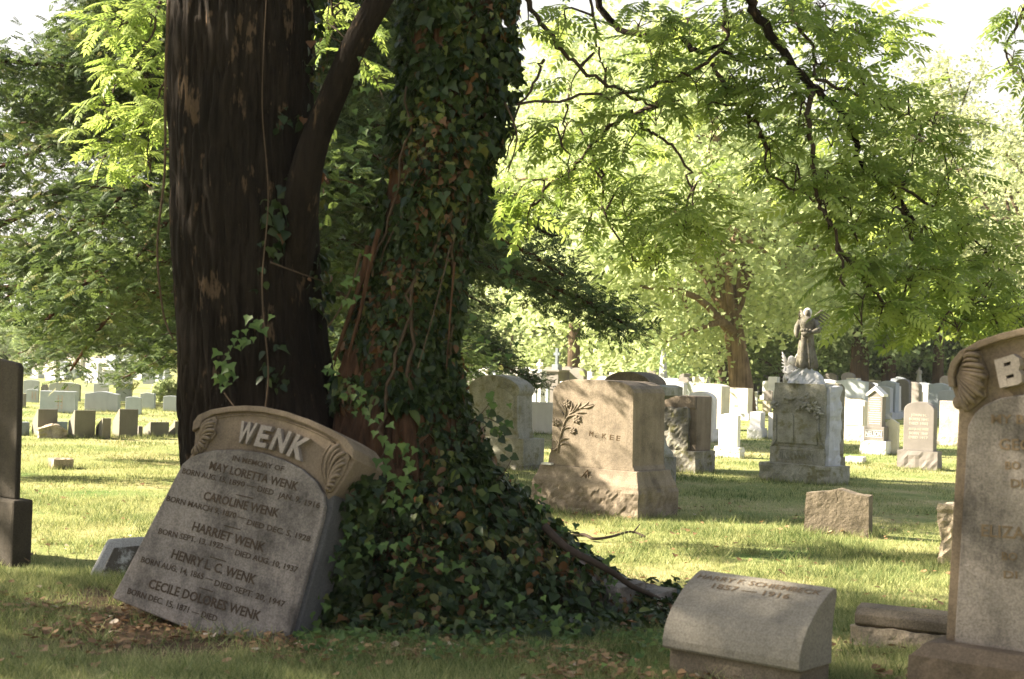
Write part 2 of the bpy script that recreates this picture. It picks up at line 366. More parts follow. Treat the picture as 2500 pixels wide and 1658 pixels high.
def leaf_field(name, P, Nrm, Up, size, tmpl, faces, mat, parent=None, tone=None, fold=0.0, rs=rng):
    """P centres, Nrm leaf normals, Up leaf axes; template points (x across, y along) -> one mesh"""
    P = np.asarray(P, np.float32); n = len(P); size = np.broadcast_to(np.asarray(size, np.float32), (n,))
    Nn = Nrm/np.maximum(np.linalg.norm(Nrm, axis=1, keepdims=True), 1e-6)
    U = Up-(Up*Nn).sum(1, keepdims=True)*Nn; U /= np.maximum(np.linalg.norm(U, axis=1, keepdims=True), 1e-6)
    S = np.cross(U, Nn); T = np.asarray(tmpl, np.float32); k = len(T)
    V = P[:, None, :]+size[:, None, None]*(T[None, :, 0:1]*S[:, None, :]+T[None, :, 1:2]*U[:, None, :]+T[None, :, 2:3]*Nn[:, None, :])
    Fc = np.asarray(faces, np.int32); nf = len(Fc)
    FF = (Fc[None]+(np.arange(n)*k)[:, None, None]).reshape(-1, Fc.shape[1])
    if tone is None: tone = rs.random(n)
    return mesh_np(name, V.reshape(-1, 3), FF, mat, parent, np.repeat(tone, nf))
HEART = [(0,0,0), (-.34,-.1,.05), (-.52,.2,.1), (-.3,.62,.06), (0,1.0,-.05), (.3,.62,.06), (.52,.2,.1), (.34,-.1,.05), (0,.45,-.03)]
HEARTF = [(0,8,2,1), (8,4,3,2), (0,7,6,8), (8,6,5,4)]
DIA = [(0,0,0), (-.3,.4,.08), (0,1,0), (.3,.4,.08)]
DIAF = [(0,3,2,1)]
def rvec(n, rs=rng):
    v = rs.normal(size=(n, 3)); return v/np.linalg.norm(v, axis=1, keepdims=True)
# ---------------------------------------------------------------- headstones
OUT = {}
def outline(style, w, h):
    """front outline (x,z) of a tablet w wide h high, x from -w/2 to w/2"""
    a = w/2; o = [(-a, 0), (a, 0)]
    if style == 'flat': return o+[(a, h), (-a, h)]
    if style == 'rounded': 
        r = min(.28*w, .25*h); return o+[(a-r+r*math.cos(t), h-r+r*math.sin(t)) for t in np.linspace(0, math.pi/2, 7)]+[(-a+r-r*math.sin(t), h-r+r*math.cos(t)) for t in np.linspace(0, math.pi/2, 7)]
    if style == 'serp':
        s = .07*w
        return o+[(a-w*i/16, h-s+s*math.cos((i/16-.5)*2*math.pi)*.5+s*.5-0.0) for i in range(17)]
    if style == 'arch':
        s = .28*w; return o+[(a*math.cos(t), h-s+s*math.sin(t)) for t in np.linspace(0, math.pi, 15)]
    if style == 'low':
        s = .1*w; return o+[(a*math.cos(t), h-s+s*math.sin(t)) for t in np.linspace(0, math.pi, 13)]
    if style == 'shoulder':
        s = .2*w; b = a*.82; return o+[(a, h-s), (b, h-s)]+[(b*math.cos(t), h-s+s*math.sin(t)) for t in np.linspace(.08, math.pi-.08, 11)]+[(-b, h-s), (-a, h-s)]
    if style == 'gable': return o+[(a, h-.5*w), (a*1.12, h-.52*w), (a*1.12, h-.42*w), (0, h), (-a*1.12, h-.42*w), (-a*1.12, h-.52*w), (-a, h-.5*w)]
    if style == 'peak': return o+[(a, h*.88), (0, h), (-a, h*.88)]
TUFT = []
def place(xl, xc, xr, yb, yaw):
    """front edge runs xl..xc and side xc..xr for a face turned left (yaw>0); for yaw<0 side is xl..xc and front xc..xr"""
    yaw = math.radians(yaw); C = at(xc, yb)
    ex = Vector((math.cos(yaw), -math.sin(yaw), 0)); ey = Vector((math.sin(yaw), math.cos(yaw), 0))
    if C.y < 40: TUFT.append((C, -ex if yaw >= 0 else ex, ey))
    if yaw >= 0: w = solve(C, -ex, xl); t = solve(C, ey, xr); c = C-ex*(w/2)
    else: w = solve(C, ex, xr); t = solve(C, ey, xl); c = C+ex*(w/2)
    return c, w, t, -yaw, C
def stone(name, label, cat, xl, xc, xr, yt, yb, style='flat', mat='pale', yaw=38, hb=0, wi=.1, bm_=None, group=None, carve=False, tmax=None):
    """a headstone: hb = rows of the picture its base takes; returns root empty, tablet frame"""
    c, w, t, rz, C = place(xl, xc, xr, yb, yaw)
    if tmax: t = min(t, tmax)
    t = max(t, .07)
    H = zat(C, xc, yt); zb = zat(C, xc, yb-hb) if hb else 0
    rt = empty(name, c, rz); tag(rt, label, cat, group)
    if hb:
        seed = int(abs(xl)+abs(yb)) % 97
        gridblock(-w/2, w/2, 0, t, -.05, zb, max(.03, zb/5, w/26), rockfn(min(.022, zb*.12), 9, seed, flat_top=zb), 'base', M[bm_ or mat], rt)
        tw, tt = w*(1-2*wi), t*.72
    else: tw, tt = w, t
    y0 = (t-tt)/2
    if style == 'slant':
        z1 = H; MB().extrude_x([(0, zb-.03), (0, z1), (tt*.12, z1), (tt*.92, zb+(z1-zb)*.55), (tt, zb-.03)], -tw/2, tw/2).build('tablet', M[mat], rt, bevel=.008)
    else:
        MB().prism([(x, z+zb-(.002 if hb else .05)*(z == 0)) for x, z in outline(style, tw, H-zb)], y0, y0+tt).build('tablet', M[mat], rt, bevel=.012 if w > .3 else .006)
    return rt, dict(w=tw, t=tt, H=H, zb=zb, y0=y0)
def local_xz(rt, px, py, y=0.0):
    """front-plane local coordinates (x,z) of the picture point on plane local y of rt"""
    Mi = (Matrix.Translation(rt.location) @ Matrix.Rotation(rt.rotation_euler.z, 4, 'Z')).inverted()
    o = Mi @ O0; d = Mi.to_3x3() @ ray(px, py); s = (y-o.y)/d.y; p = o+d*s
    return (p.x, p.z)
def frame_xz(Mi, px, py, y=0.0):
    o = Mi @ O0; d = Mi.to_3x3() @ ray(px, py); s = (y-o.y)/d.y; p = o+d*s
    return (p.x, p.z)

def fan(mb, hubs, mids, tips, tr, n, y, r, lift):
    K = len(tips)-1
    ip = lambda L, u: (lambda i, f: (L[i][0]+(L[i+1][0]-L[i][0])*f, L[i][1]+(L[i+1][1]-L[i][1])*f))(min(int(u*K), K-1), u*K-min(int(u*K), K-1))
    for k in range(n):
        u = k/(n-1); a, b, c2 = tr(*ip(hubs, u)), tr(*ip(mids, u)), tr(*ip(tips, u)); P = []; R = []; ex = 1.0 if k % 2 else .90
        for i in range(11):
            t = i/10*ex; P.append(((1-t)**2*a[0]+2*t*(1-t)*b[0]+t*t*c2[0], y-lift*math.sin(math.pi*min(1, .1+.75*t)), (1-t)**2*a[1]+2*t*(1-t)*b[1]+t*t*c2[1])); R.append(r*(.35+.75*t)*(1 if i < 9 else .85 if i == 9 else .45)*(1.15 if k % 2 else .8))
        mb.tube(P, R, 7)
# ======== the leaning stone in front of the tree
def wenk():
    yaw, lean = math.radians(20), math.radians(14)
    g = at(590, 1556)
    MX = Matrix.Translation(g) @ Matrix.Rotation(-yaw, 4, 'Z') @ Matrix.Rotation(-lean, 4, 'X')
    rt = empty('leaning_headstone', mat=MX)
    tag(rt, 'leaning brown headstone with raised name and carved scroll cap, propped against the tree', 'headstone')
    Mi = MX.inverted()
    q = lambda X, Y, y=0.0: frame_xz(Mi, 250+X*.3891, 950+Y*.3891, y)
    # slab: tapered body below, widened cap above
    body = [q(60,1310), q(500,470), q(1392,740), q(1160,1600), q(620,1560)]
    bodyo = [q(52,1312), q(160,1135), q(480,480), q(520,430), q(1000,380), q(1440,650), q(1425,760), q(1180,1620), q(1150,1700), q(600,1540)]
    MB().prism(bodyo, .035, .30).build('slab', M['dgrey'], rt, bevel=.012)
    arc = [(500,470), (545,432), (600,405), (700,382), (850,378), (1000,398), (1130,440), (1250,500), (1340,580), (1385,660), (1392,740)]
    pan = [q(60,1310)]+[q(*p) for p in arc]+[q(1375,830), q(1185,1500), q(1150,1640), q(600,1530)]
    MB().prism(pan, .0, .05).build('panel', M['wenk'], rt, bevel=.010, seg=3)
    capo = [(515,442), (545,395), (562,330), (560,265), (568,205), (598,162), (680,126), (800,106), (900,101), (1000,107), (1150,139), (1300,190), (1430,248), (1530,308), (1578,375), (1572,440), (1530,520), (1482,600), (1440,658), (1398,692)]
    capi = arc[::-1]
    cap = [q(*p) for p in capo]+[q(*p) for p in capi[1:-1]]
    MB().prism(cap, .03, .40).build('cap', M['wenkcap'], rt, bevel=.012)
    # raised rim following the top of the cap
    rim = [q(*p) for p in capo[3:16]]
    inn = [q(*p) for p in [(610,235), (630,195), (690,160), (800,142), (900,138), (1000,143), (1140,174), (1280,222), (1400,280), (1480,330), (1510,370)]][::-1]
    MB().prism(rim+inn, .0, .05).build('rim', M['wenkcap'], rt, bevel=.008)
    mb = MB(); l0 = [(640,215), (700,176), (800,158), (900,154), (1000,159), (1135,190), (1270,238), (1390,296), (1450,335)]
    mb.tube([(q(*p)[0], .028, q(*p)[1]) for p in l0], [.006]*9, 6); mb.build('moulding', M['wenkcap'], rt, smooth=True)
    # carved scroll leaves at both ends
    def scroll(hub, tips, mid, r0):
        mb = MB()
        fan(mb, [(hub[0]+(t[0]-hub[0])*.08, hub[1]+(t[1]-hub[1])*.12) for t in tips], mid, tips, q, 11, .018, r0*.5, .026)
        for (tx, ty), (mx_, my_) in []:
            a, b, c = q(*hub), q(mx_, my_), q(tx, ty); P = []
            for i in range(9):
                t = i/8; P.append(((1-t)**2*a[0]+2*t*(1-t)*b[0]+t*t*c[0], .022-.026*math.sin(math.pi*min(1, t*1.1+.05)), (1-t)**2*a[1]+2*t*(1-t)*b[1]+t*t*c[1]))
            mb.tube(P, [r0*(.55+.75*math.sin(math.pi*min(1, .15+.8*i/8)))*(1 if i < 8 else .3) for i in range(9)], 8)
        return mb.build('scroll_leaf', M['wenkcap'], rt, smooth=True)
    scroll((600,330), [(700,185), (708,235), (700,285), (650,345), (620,390), (560,420)], [(610,200), (640,215), (650,270), (625,310), (600,350), (575,370)], .022)
    scroll((1395,640), [(1460,320), (1510,370), (1535,430), (1510,500), (1470,580), (1430,640)], [(1330,450), (1420,380), (1450,450), (1450,510), (1430,560), (1410,610)], .022)
    b1 = q(700,200); MB().prism([q(640,180), q(700,165), q(712,190), q(700,240), (q(705,275)), q(690,300), q(655,330), q(640,370), q(610,395), q(560,415), q(575,300)], .010, .04).build('scroll_ground', M['wenkcap'], rt, bevel=.008)
    MB().prism([q(1470,315), q(1530,345), q(1545,430), q(1500,540), q(1430,640), q(1400,650), q(1385,560), q(1420,470), q(1440,380)], .010, .04).build('scroll_ground', M['wenkcap'], rt, bevel=.008)
    # raised name, one letter at a time
    for ch, x, y, ang, wd, hh in [('W',895,268,9,102,132), ('E',1000,292,11,72,132), ('N',1110,318,17,92,136), ('K',1228,362,22,98,140)]:
        a = math.radians(ang); ux, uy = math.cos(a), math.sin(a); bx, by = x-ux*wd/2-uy*hh/2*-1*-1, y-uy*wd/2+ux*hh/2
        bx = x-ux*wd/2-uy*hh/2; by = y-uy*wd/2+ux*hh/2
        p0 = q(bx, by); p1 = q(bx+ux*wd, by+uy*wd); h = hh*.3891/F*(Vector((g.x, g.y, 0)).length)*.98
        mb = MB(); add_text(mb, ch, p0, p1, h, -.004, .04, bold=.035, slant=.10); mb.build('letter', M['wletter'], rt)
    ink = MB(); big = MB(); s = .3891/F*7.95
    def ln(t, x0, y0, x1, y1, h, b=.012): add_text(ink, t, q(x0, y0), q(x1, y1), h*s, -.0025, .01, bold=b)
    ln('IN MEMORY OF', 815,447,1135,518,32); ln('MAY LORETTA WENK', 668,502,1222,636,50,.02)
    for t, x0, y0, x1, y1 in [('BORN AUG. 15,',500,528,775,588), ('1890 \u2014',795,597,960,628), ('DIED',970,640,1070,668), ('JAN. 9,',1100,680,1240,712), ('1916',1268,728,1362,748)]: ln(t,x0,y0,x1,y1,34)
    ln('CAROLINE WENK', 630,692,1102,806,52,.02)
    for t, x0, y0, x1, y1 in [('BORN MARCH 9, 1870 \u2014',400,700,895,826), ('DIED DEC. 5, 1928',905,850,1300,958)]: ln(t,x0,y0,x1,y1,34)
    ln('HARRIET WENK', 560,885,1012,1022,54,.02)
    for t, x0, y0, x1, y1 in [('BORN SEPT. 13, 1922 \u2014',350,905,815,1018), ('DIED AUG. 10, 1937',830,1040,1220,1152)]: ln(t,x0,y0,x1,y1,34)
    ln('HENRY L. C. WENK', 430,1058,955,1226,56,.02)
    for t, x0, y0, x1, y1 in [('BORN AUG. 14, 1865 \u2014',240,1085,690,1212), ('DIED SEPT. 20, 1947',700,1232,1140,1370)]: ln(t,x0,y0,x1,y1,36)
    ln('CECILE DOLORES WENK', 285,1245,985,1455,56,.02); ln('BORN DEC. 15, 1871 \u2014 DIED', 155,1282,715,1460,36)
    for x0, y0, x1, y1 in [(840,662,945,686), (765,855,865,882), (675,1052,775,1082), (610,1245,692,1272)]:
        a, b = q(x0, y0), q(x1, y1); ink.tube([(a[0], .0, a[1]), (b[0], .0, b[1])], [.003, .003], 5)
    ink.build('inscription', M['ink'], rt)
    # a twig lying on the foot of the slab
wenk()

# ======== monument at the right edge
def bstone():
    c, w, t, rz, C = Vector((0,0,0)), 1.42, .62, 0, None
    yaw = math.radians(38); P = at(2219, 1565, .31)            # top left front corner of the base
    ex = Vector((math.cos(yaw), -math.sin(yaw), 0)); ey = Vector((math.sin(yaw), math.cos(yaw), 0))
    o = Vector((P.x, P.y, 0))
    rt = empty('headstone', o, -yaw); tag(rt, 'tall headstone cut by the right edge, raised letter B and carved shell scroll', 'headstone')
    gridblock(0, w, 0, t, -.05, .25, .045, rockfn(.02, 8, 5, flat_top=None), 'base', M['darkb2'], rt)
    MB().stack([(.245, .0, w, .0, t), (.31, .06, w-.06, .06, t-.06)]).build('base_top', M['darkb2'], rt, bevel=.01)
    Mi = (Matrix.Translation(o) @ Matrix.Rotation(-yaw, 4, 'Z')).inverted()
    yf = .13
    q = lambda x, y, yy=yf: frame_xz(Mi, x, y, yy)
    s = lambda X, Y, yy=yf: q(2330+X*.402, 820+Y*.402, yy)
    bl = q(2303, 1522); 
    x0 = bl[0]; W = 1.1
    # slab
    sl = [(x0, .305), (x0+W, .305), (x0+W-.02, 1.35), (x0+W+.06, 1.45), (x0+W+.08, 1.6)]
    top = [q(2500,800), q(2440,815), q(2390,832), q(2345,857), q(2322,885), q(2314,915), q(2318,945), q(2326,975), q(2334,1005)]
    xm = x0+W/2
    slab = [(x0, .305), (x0+W, .305), (x0+W-.03, 1.28), (x0+W+.03, 1.42)]+[(2*xm-p[0], p[1]) for p in top[1:6]][::-1]+[(xm, top[0][1]+.04)]+top[1:]
    MB().prism(slab, yf+.03, yf+.36).build('slab', M['wenkcap'], rt, bevel=.012)
    # sunk face: raised panel below
    pl = [q(2330,1522), q(2362,1040), q(2378,1010), q(2400,990), q(2440,972), q(2500,962)]
    pts = [(pl[0][0], .306)]+pl[1:]
    pts += [(xm, pl[-1][1]+.02)]+[(2*xm-p[0], p[1]) for p in pts[::-1]]
    MB().prism(pts, yf, yf+.05).build('panel', M['wenk'], rt, bevel=.012, seg=3)
    ro = [q(2318,945), q(2314,915), q(2322,885), q(2345,857), q(2390,832), q(2440,815), q(2500,800)]
    ri = [q(2500,818), q(2440,833), q(2395,849), q(2352,872), q(2336,895), q(2330,920), q(2334,945)]
    ro2 = ro+[(xm, ro[-1][1]+.04), (xm+.3, ro[-1][1]+.0)]; ri2 = [(xm+.3, ri[0][1]), (xm, ri[0][1]+.045)]+ri
    MB().prism(ro2+ri2, yf-.015, yf+.05).build('rim', M['wenkcap'], rt, bevel=.008)
    mb = MB(); mb.tube([(p[0], yf+.025, p[1]) for p in [s(100,95), s(200,55), s(330,20), s(420,2)]], [.008]*4, 6); mb.build('moulding', M['wenkcap'], rt, smooth=True)
    # shell scroll
    mb = MB(); hub = (40,250)
    tips = [(150,90), (165,165), (208,235), (185,300), (185,365), (130,410), (75,460)]
    mids = [(60,60), (90,130), (110,215), (110,250), (110,290), (70,330), (50,380)]
    st = [(70,130), (50,165), (45,210), (40,240), (40,265), (30,290), (25,330)]
    fan(mb, st, mids, tips, s, 14, yf+.012, .0125, .034)
    for (tx, ty), (mx_, my_), (hx, hy) in []:
        a, b, c2 = s(hx, hy), s(mx_, my_), s(tx, ty); P = []
        for i in range(11):
            u = i/10; P.append(((1-u)**2*a[0]+2*u*(1-u)*b[0]+u*u*c2[0], yf+.012-.045*math.sin(math.pi*min(1, u+.08)), (1-u)**2*a[1]+2*u*(1-u)*b[1]+u*u*c2[1]))
        mb.tube(P, [.021*(.4+.75*math.sin(math.pi*min(1, .1+.75*i/10)))*(1 if i < 10 else .4) for i in range(11)], 8)
    mb.build('scroll_leaf', M['wenkcap'], rt, smooth=True)
    MB().prism([s(60,110), s(150,85), s(165,150), s(200,235), s(185,300), s(190,370), s(140,410), s(70,465), s(25,400), s(5,250)], yf+.006, yf+.05).build('scroll_ground', M['wenkcap'], rt, bevel=.008)
    a, b = s(28,405), s(28,405); mb = MB(); mb.ball((a[0]-.012, yf+.05, a[1]), .035); mb.build('scroll_knob', M['wenkcap'], rt, smooth=True)
    # raised B with square counters
    bo = [s(255,148), s(375,112), s(403,135), s(412,180), s(402,205), s(420,235), s(423,280), s(400,295), s(290,318), s(278,250)]
    h1 = [s(308,168), s(352,157), s(354,176), s(312,188)]; h2 = [s(330,242), s(374,230), s(378,250), s(334,262)]
    mb = MB(); y0, y1 = yf-.03, yf+.04
    x = [p[0] for p in bo]; z = [p[1] for p in bo]
    # letter B assembled from strokes so that the counters stay open
    def poly(*pp): mb.prism([s(*p) for p in pp], y0, y1)
    poly((255,148),(306,133),(330,262),(336,307),(290,318)); poly((306,133),(372,112),(384,124),(356,155),(308,168)); poly((384,124),(403,135),(412,180),(402,205),(352,200),(356,155))
    poly((312,188),(354,178),(352,200),(402,205),(374,230),(328,243)); poly((402,205),(420,235),(423,280),(400,295),(376,268),(374,230)); poly((334,262),(378,250),(376,268),(400,295),(336,309))
    mb.build('letter', M['wletter'], rt)
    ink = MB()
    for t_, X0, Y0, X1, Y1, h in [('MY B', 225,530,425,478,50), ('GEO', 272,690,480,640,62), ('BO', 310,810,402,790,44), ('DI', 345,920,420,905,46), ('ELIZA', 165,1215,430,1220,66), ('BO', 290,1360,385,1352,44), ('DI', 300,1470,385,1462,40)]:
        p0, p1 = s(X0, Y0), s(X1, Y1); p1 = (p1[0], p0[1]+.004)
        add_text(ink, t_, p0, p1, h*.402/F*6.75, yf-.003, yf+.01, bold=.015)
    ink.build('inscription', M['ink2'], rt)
bstone()

# ======== curved slant marker at the bottom right
def harry():
    yaw = 40; Cc = at(1957, 1631, .16); y_ = math.radians(yaw)
    ex = Vector((math.cos(y_), -math.sin(y_), 0)); o = Vector((Cc.x, Cc.y, 0))
    W = solve(Cc, -ex, 1623)
    rt = empty('slant_marker', o-ex*(W/2), -y_); tag(rt, 'grey slant marker with curved overhanging face, nearest stone in the bottom right', 'headstone')
    MB().box(-W/2+.015, W/2-.015, .02, .30, -.08, .20).build('base', M['brown'], rt, bevel=.01)
    prof = [(.02, .14), (-.012, .142), (-.022, .155), (-.024, .19), (-.012, .235), (.012, .285), (.05, .335), (.10, .378), (.17, .417), (.26, .452), (.36, .482), (.405, .492), (.435, .488), (.448, .470), (.445, .445), (.425, .40), (.40, .33), (.39, .25), (.39, .14)]
    prof = [(y if y < .1 else .1+(y-.1)*.66, z) for y, z in prof]
    MB().extrude_x(prof, -W/2, W/2).build('slant_face', M['curved'], rt, bevel=.006)
    # lettering follows the slope of the face
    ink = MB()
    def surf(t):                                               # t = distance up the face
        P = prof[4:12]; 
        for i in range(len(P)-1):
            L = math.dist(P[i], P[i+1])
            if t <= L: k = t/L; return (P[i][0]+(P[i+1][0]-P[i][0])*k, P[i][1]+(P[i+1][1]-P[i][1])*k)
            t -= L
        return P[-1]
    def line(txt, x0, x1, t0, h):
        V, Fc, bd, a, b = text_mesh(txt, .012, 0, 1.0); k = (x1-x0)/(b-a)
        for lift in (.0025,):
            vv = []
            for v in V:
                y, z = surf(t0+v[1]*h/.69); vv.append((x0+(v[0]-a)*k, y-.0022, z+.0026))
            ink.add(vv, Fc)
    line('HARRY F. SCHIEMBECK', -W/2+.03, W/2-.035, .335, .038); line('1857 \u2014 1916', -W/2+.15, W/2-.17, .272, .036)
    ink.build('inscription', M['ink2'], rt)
harry()

# ======== tan monument with carved lily branch
def mckee():
    c, w, t, rz, C = place(1296, 1556, 1652, 1272, 38)
    rt = empty('monument', c, rz); tag(rt, 'broad tan granite monument with carved lily branch and the name McKEE', 'monument')
    zr = zat(C, 1556, 1200); zt = zat(C, 1556, 1154)
    gridblock(-w/2, w/2, 0, t, -.06, zr, .03, rockfn(.03, 7, 3, flat_top=zr), 'base', M['mckee'], rt)
    ins = .055
    L = [(zr-.01, 0, 0), (zr+.03, .004, .0), (zr+.06, .015, 0), (zr+.09, .03, 0), (zt-.05, .045, 0), (zt, .055, 0)]
    MB().stack([(z, -w/2+i+.002, w/2-i-.002, i+.002, t-i-.002) for z, i, _ in L]).build('base_moulding', M['mckee'], rt, bevel=.01)
    Mi = (Matrix.Translation(c) @ Matrix.Rotation(rz, 4, 'Z')).inverted()
    yf = .075; q = lambda X, Y, y=yf: frame_xz(Mi, 1300+X*.2487, 900+Y*.2487, y)
    fr = [(150,905), (160,860), (185,780), (200,215), (215,190), (240,160), (280,130), (335,112), (420,105), (640,115), (800,122), (890,138), (950,165), (980,200), (994,240), (985,960), (1000,1000), (1003,1022)]
    pts = [q(*p) for p in fr]; pts[0] = (pts[0][0], zt-.004); pts[-1] = (pts[-1][0], zt-.004)
    MB().prism(pts, yf, t-.075).build('tablet', M['mckee'], rt, bevel=.05, seg=4)
    rel = MB()
    def lf(x0, y0, x1, y1, wd, bend=0.0, lift=.012):
        P = []; nx, ny = -(y1-y0), (x1-x0)
        for i in range(9):
            u = i/8; k = bend*math.sin(math.pi*u); a = q(x0+(x1-x0)*u+nx*k, y0+(y1-y0)*u+ny*k); P.append((a[0], yf+.003-lift*math.sin(math.pi*u)*.6, a[1]))
        rel.tube(P, [max(.002, wd*math.sin(math.pi*(.08+.86*i/8))) for i in range(9)], 6)
    st = [(248,830), (262,720), (290,610), (318,520), (370,440), (470,380), (600,350)]
    rel.tube([(q(*p)[0], yf-.002, q(*p)[1]) for p in st], [.012, .012, .011, .010, .009, .007, .004], 6)
    for a in [(255,760,175,700,.010,.25), (255,760,165,780,.012,-.3), (262,740,370,690,.012,-.25), (262,760,378,770,.012,-.3), (285,640,215,570,.011,.2), (285,640,350,560,.011,-.2),
              (300,600,430,600,.011,-.2), (318,520,240,390,.013,.15), (318,520,330,400,.012,0), (318,520,420,460,.012,-.2), (340,480,250,330,.012,.1), (360,450,390,320,.012,.1), (370,440,440,330,.011,.1),
              (400,420,480,320,.011,.1), (440,400,560,320,.011,.08), (470,380,620,350,.011,.1), (420,440,540,440,.012,-.1), (380,450,500,480,.010,-.1), (300,560,200,480,.011,.15), (318,500,300,310,.010,.1)]: lf(*a)
    for fx, fy, r in [(345,345,42), (440,500,44), (238,530,42), (400,610,34)]:
        c0 = q(fx, fy); rr = r*.2487/F*14.1
        for k in range(6):
            a = k*math.pi/3+.3; lf(fx, fy, fx+math.cos(a)*r*1.1, fy+math.sin(a)*r*1.1, .013, .1, .018)
        rel.ball((c0[0], yf-.006, c0[1]), rr*.35, 8, 6)
    rel.build('lily_relief', M['mckee'], rt, smooth=True)
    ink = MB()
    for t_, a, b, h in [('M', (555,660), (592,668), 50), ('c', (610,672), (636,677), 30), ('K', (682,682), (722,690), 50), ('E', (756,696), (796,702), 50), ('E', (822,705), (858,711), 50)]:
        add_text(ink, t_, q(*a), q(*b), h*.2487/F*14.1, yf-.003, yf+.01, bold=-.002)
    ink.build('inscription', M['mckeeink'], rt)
    em = MB(); qq = lambda X, Y: frame_xz(Mi, 1300+X*.2487, 900+Y*.2487, .03)
    def bar(p, r, r2, y=.033): a, b = qq(*p), qq(*r); em.tube([(a[0], y, a[1]), (b[0], y, b[1])], [r2, r2*.6], 6)
    bar((540,995), (445,1105), .007); bar((540,995), (555,1118), .007); bar((500,1112), (582,1070), .006); bar((510,1030), (582,1045), .004)
    add_text(em, 'G', qq(514,1078), qq(527,1080), .035, .024, .04); em.build('emblem', M['mckeeink'], rt)
    b = q(155, 888); MB().box(b[0]-.05, b[0]+.07, yf-.05, yf+.02, zt+.0, zt+.02).build('chip', M['white'], rt)
mckee()
# ======== monument with cornice and arched top behind the tan one
def cornice():
    yaw = 38; y_ = math.radians(yaw); C = at(1604, 1190)
    ex = Vector((math.cos(y_), -math.sin(y_), 0)); ey = Vector((math.sin(y_), math.cos(y_), 0)); k = C.y/F
    z = lambda py: zat(C, 1604, py)
    rt = empty('monument', C, -y_); tag(rt, 'grey monument with cornice and half-round top, standing behind the tan granite monument', 'monument')
    W = 1.05; T = .46; b = M['dick']
    MB().stack([(-.05, -W, 0, 0, T), (z(1118), -W, 0, 0, T)]).build('base', M['mossy'], rt, bevel=.015)
    zt0 = z(1090); zt1 = z(978)
    MB().stack([(z(1118)-.002, -W+.03, -.03, .03, T-.03), (z(1110), -W+.03, -.03, .03, T-.03), (z(1090), -W+.09, -.09, .09, T-.09), (z(1065), -W+.12, -.12, .12, T-.12), (zt1, -W+.13, -.13, .13, T-.13)]).build('shaft', b, rt, bevel=.008)
    MB().stack([(zt1-.002, -W+.13, -.13, .13, T-.13), (zt1+.05, -W+.04, -.04, .04, T-.04), (z(967)+.0, -W+.03, -.03, .03, T-.03), (z(966), -W-.02, .04, -.04, T+.04), (z(945), -W-.02, .04, -.04, T+.04), (z(940), -W+.03, -.03, .02, T-.02)]).build('cornice', b, rt, bevel=.006)
    zc = z(942); r = .36; h = z(906)-zc-.02
    MB().prism([(-W/2+r*math.cos(a), zc+h*math.sin(a)) for a in np.linspace(0, math.pi, 19)], .03, T-.03).build('arched_top', M['brown'], rt, bevel=.01)
cornice()

# ======== monument with flared arch cap beside the ivy
def archcap():
    yaw = 38; c, w, t, rz, C = place(1128, 1276, 1308, 1149, yaw)
    t = .5; rt = empty('monument', c, rz); tag(rt, 'grey monument with flared arched cap beside the ivy, sun patches on its face', 'monument')
    z = lambda py: zat(C, 1276, py)
    gridblock(-w/2-.04, w/2+.04, -.04, t+.04, -.05, z(1137), .05, rockfn(.02, 9, 11), 'footing', M['mossy'], rt)
    MB().box(-w/2, w/2, 0, t, z(1137)-.01, z(1072)).build('base', M['dick'], rt, bevel=.01)
    Mi = (Matrix.Translation(c) @ Matrix.Rotation(rz, 4, 'Z')).inverted()
    yf = .07; q = lambda X, Y, y=yf: frame_xz(Mi, 1100+X*.19133, 860+Y*.19133, y)
    zt = z(1072)
    fr = [(245,545), (228,480), (226,440), (245,400), (300,350), (380,310), (460,292), (540,288), (620,298), (700,320), (780,360), (840,405), (872,450), (880,490), (872,525), (850,560), (848,700), (852,960), (862,1040), (875,1100)]
    pts = [q(*p) for p in fr]; pts[-1] = (pts[-1][0], zt-.003)
    xl = 2*q(555,500)[0]-pts[-1][0]; pts = [(xl, zt-.003), (xl+.03, zt+.12)]+pts
    MB().prism(pts, yf, t-.07).build('tablet', M['dick'], rt, bevel=.012)
    pn = [(295,1000), (285,560), (300,510), (345,465), (420,430), (500,415), (580,425), (680,460), (760,510), (805,560), (815,620), (812,1000)]
    MB().prism([q(*p) for p in pn], yf-.012, yf+.02).build('panel', M['dick'], rt, bevel=.01)
    ink = MB()
    ctr = [(300,405,-38), (380,365,-25), (455,345,-12), (535,338,0), (610,350,12), (690,380,22), (760,425,32)]
    for ch, (x, y, a) in zip('DITTMAR', ctr):
        a = math.radians(a); ux, uy = math.cos(a), math.sin(a); wd = 44; hh = 52
        bx, by = x-ux*wd/2-uy*hh/2, y-uy*wd/2+ux*hh/2
        add_text(ink, ch, q(bx, by), q(bx+ux*wd, by+uy*wd), hh*.19133/F*20.3, yf-.01, yf+.02, bold=.02)
    ink.build('inscription', M['dick'], rt)
archcap()

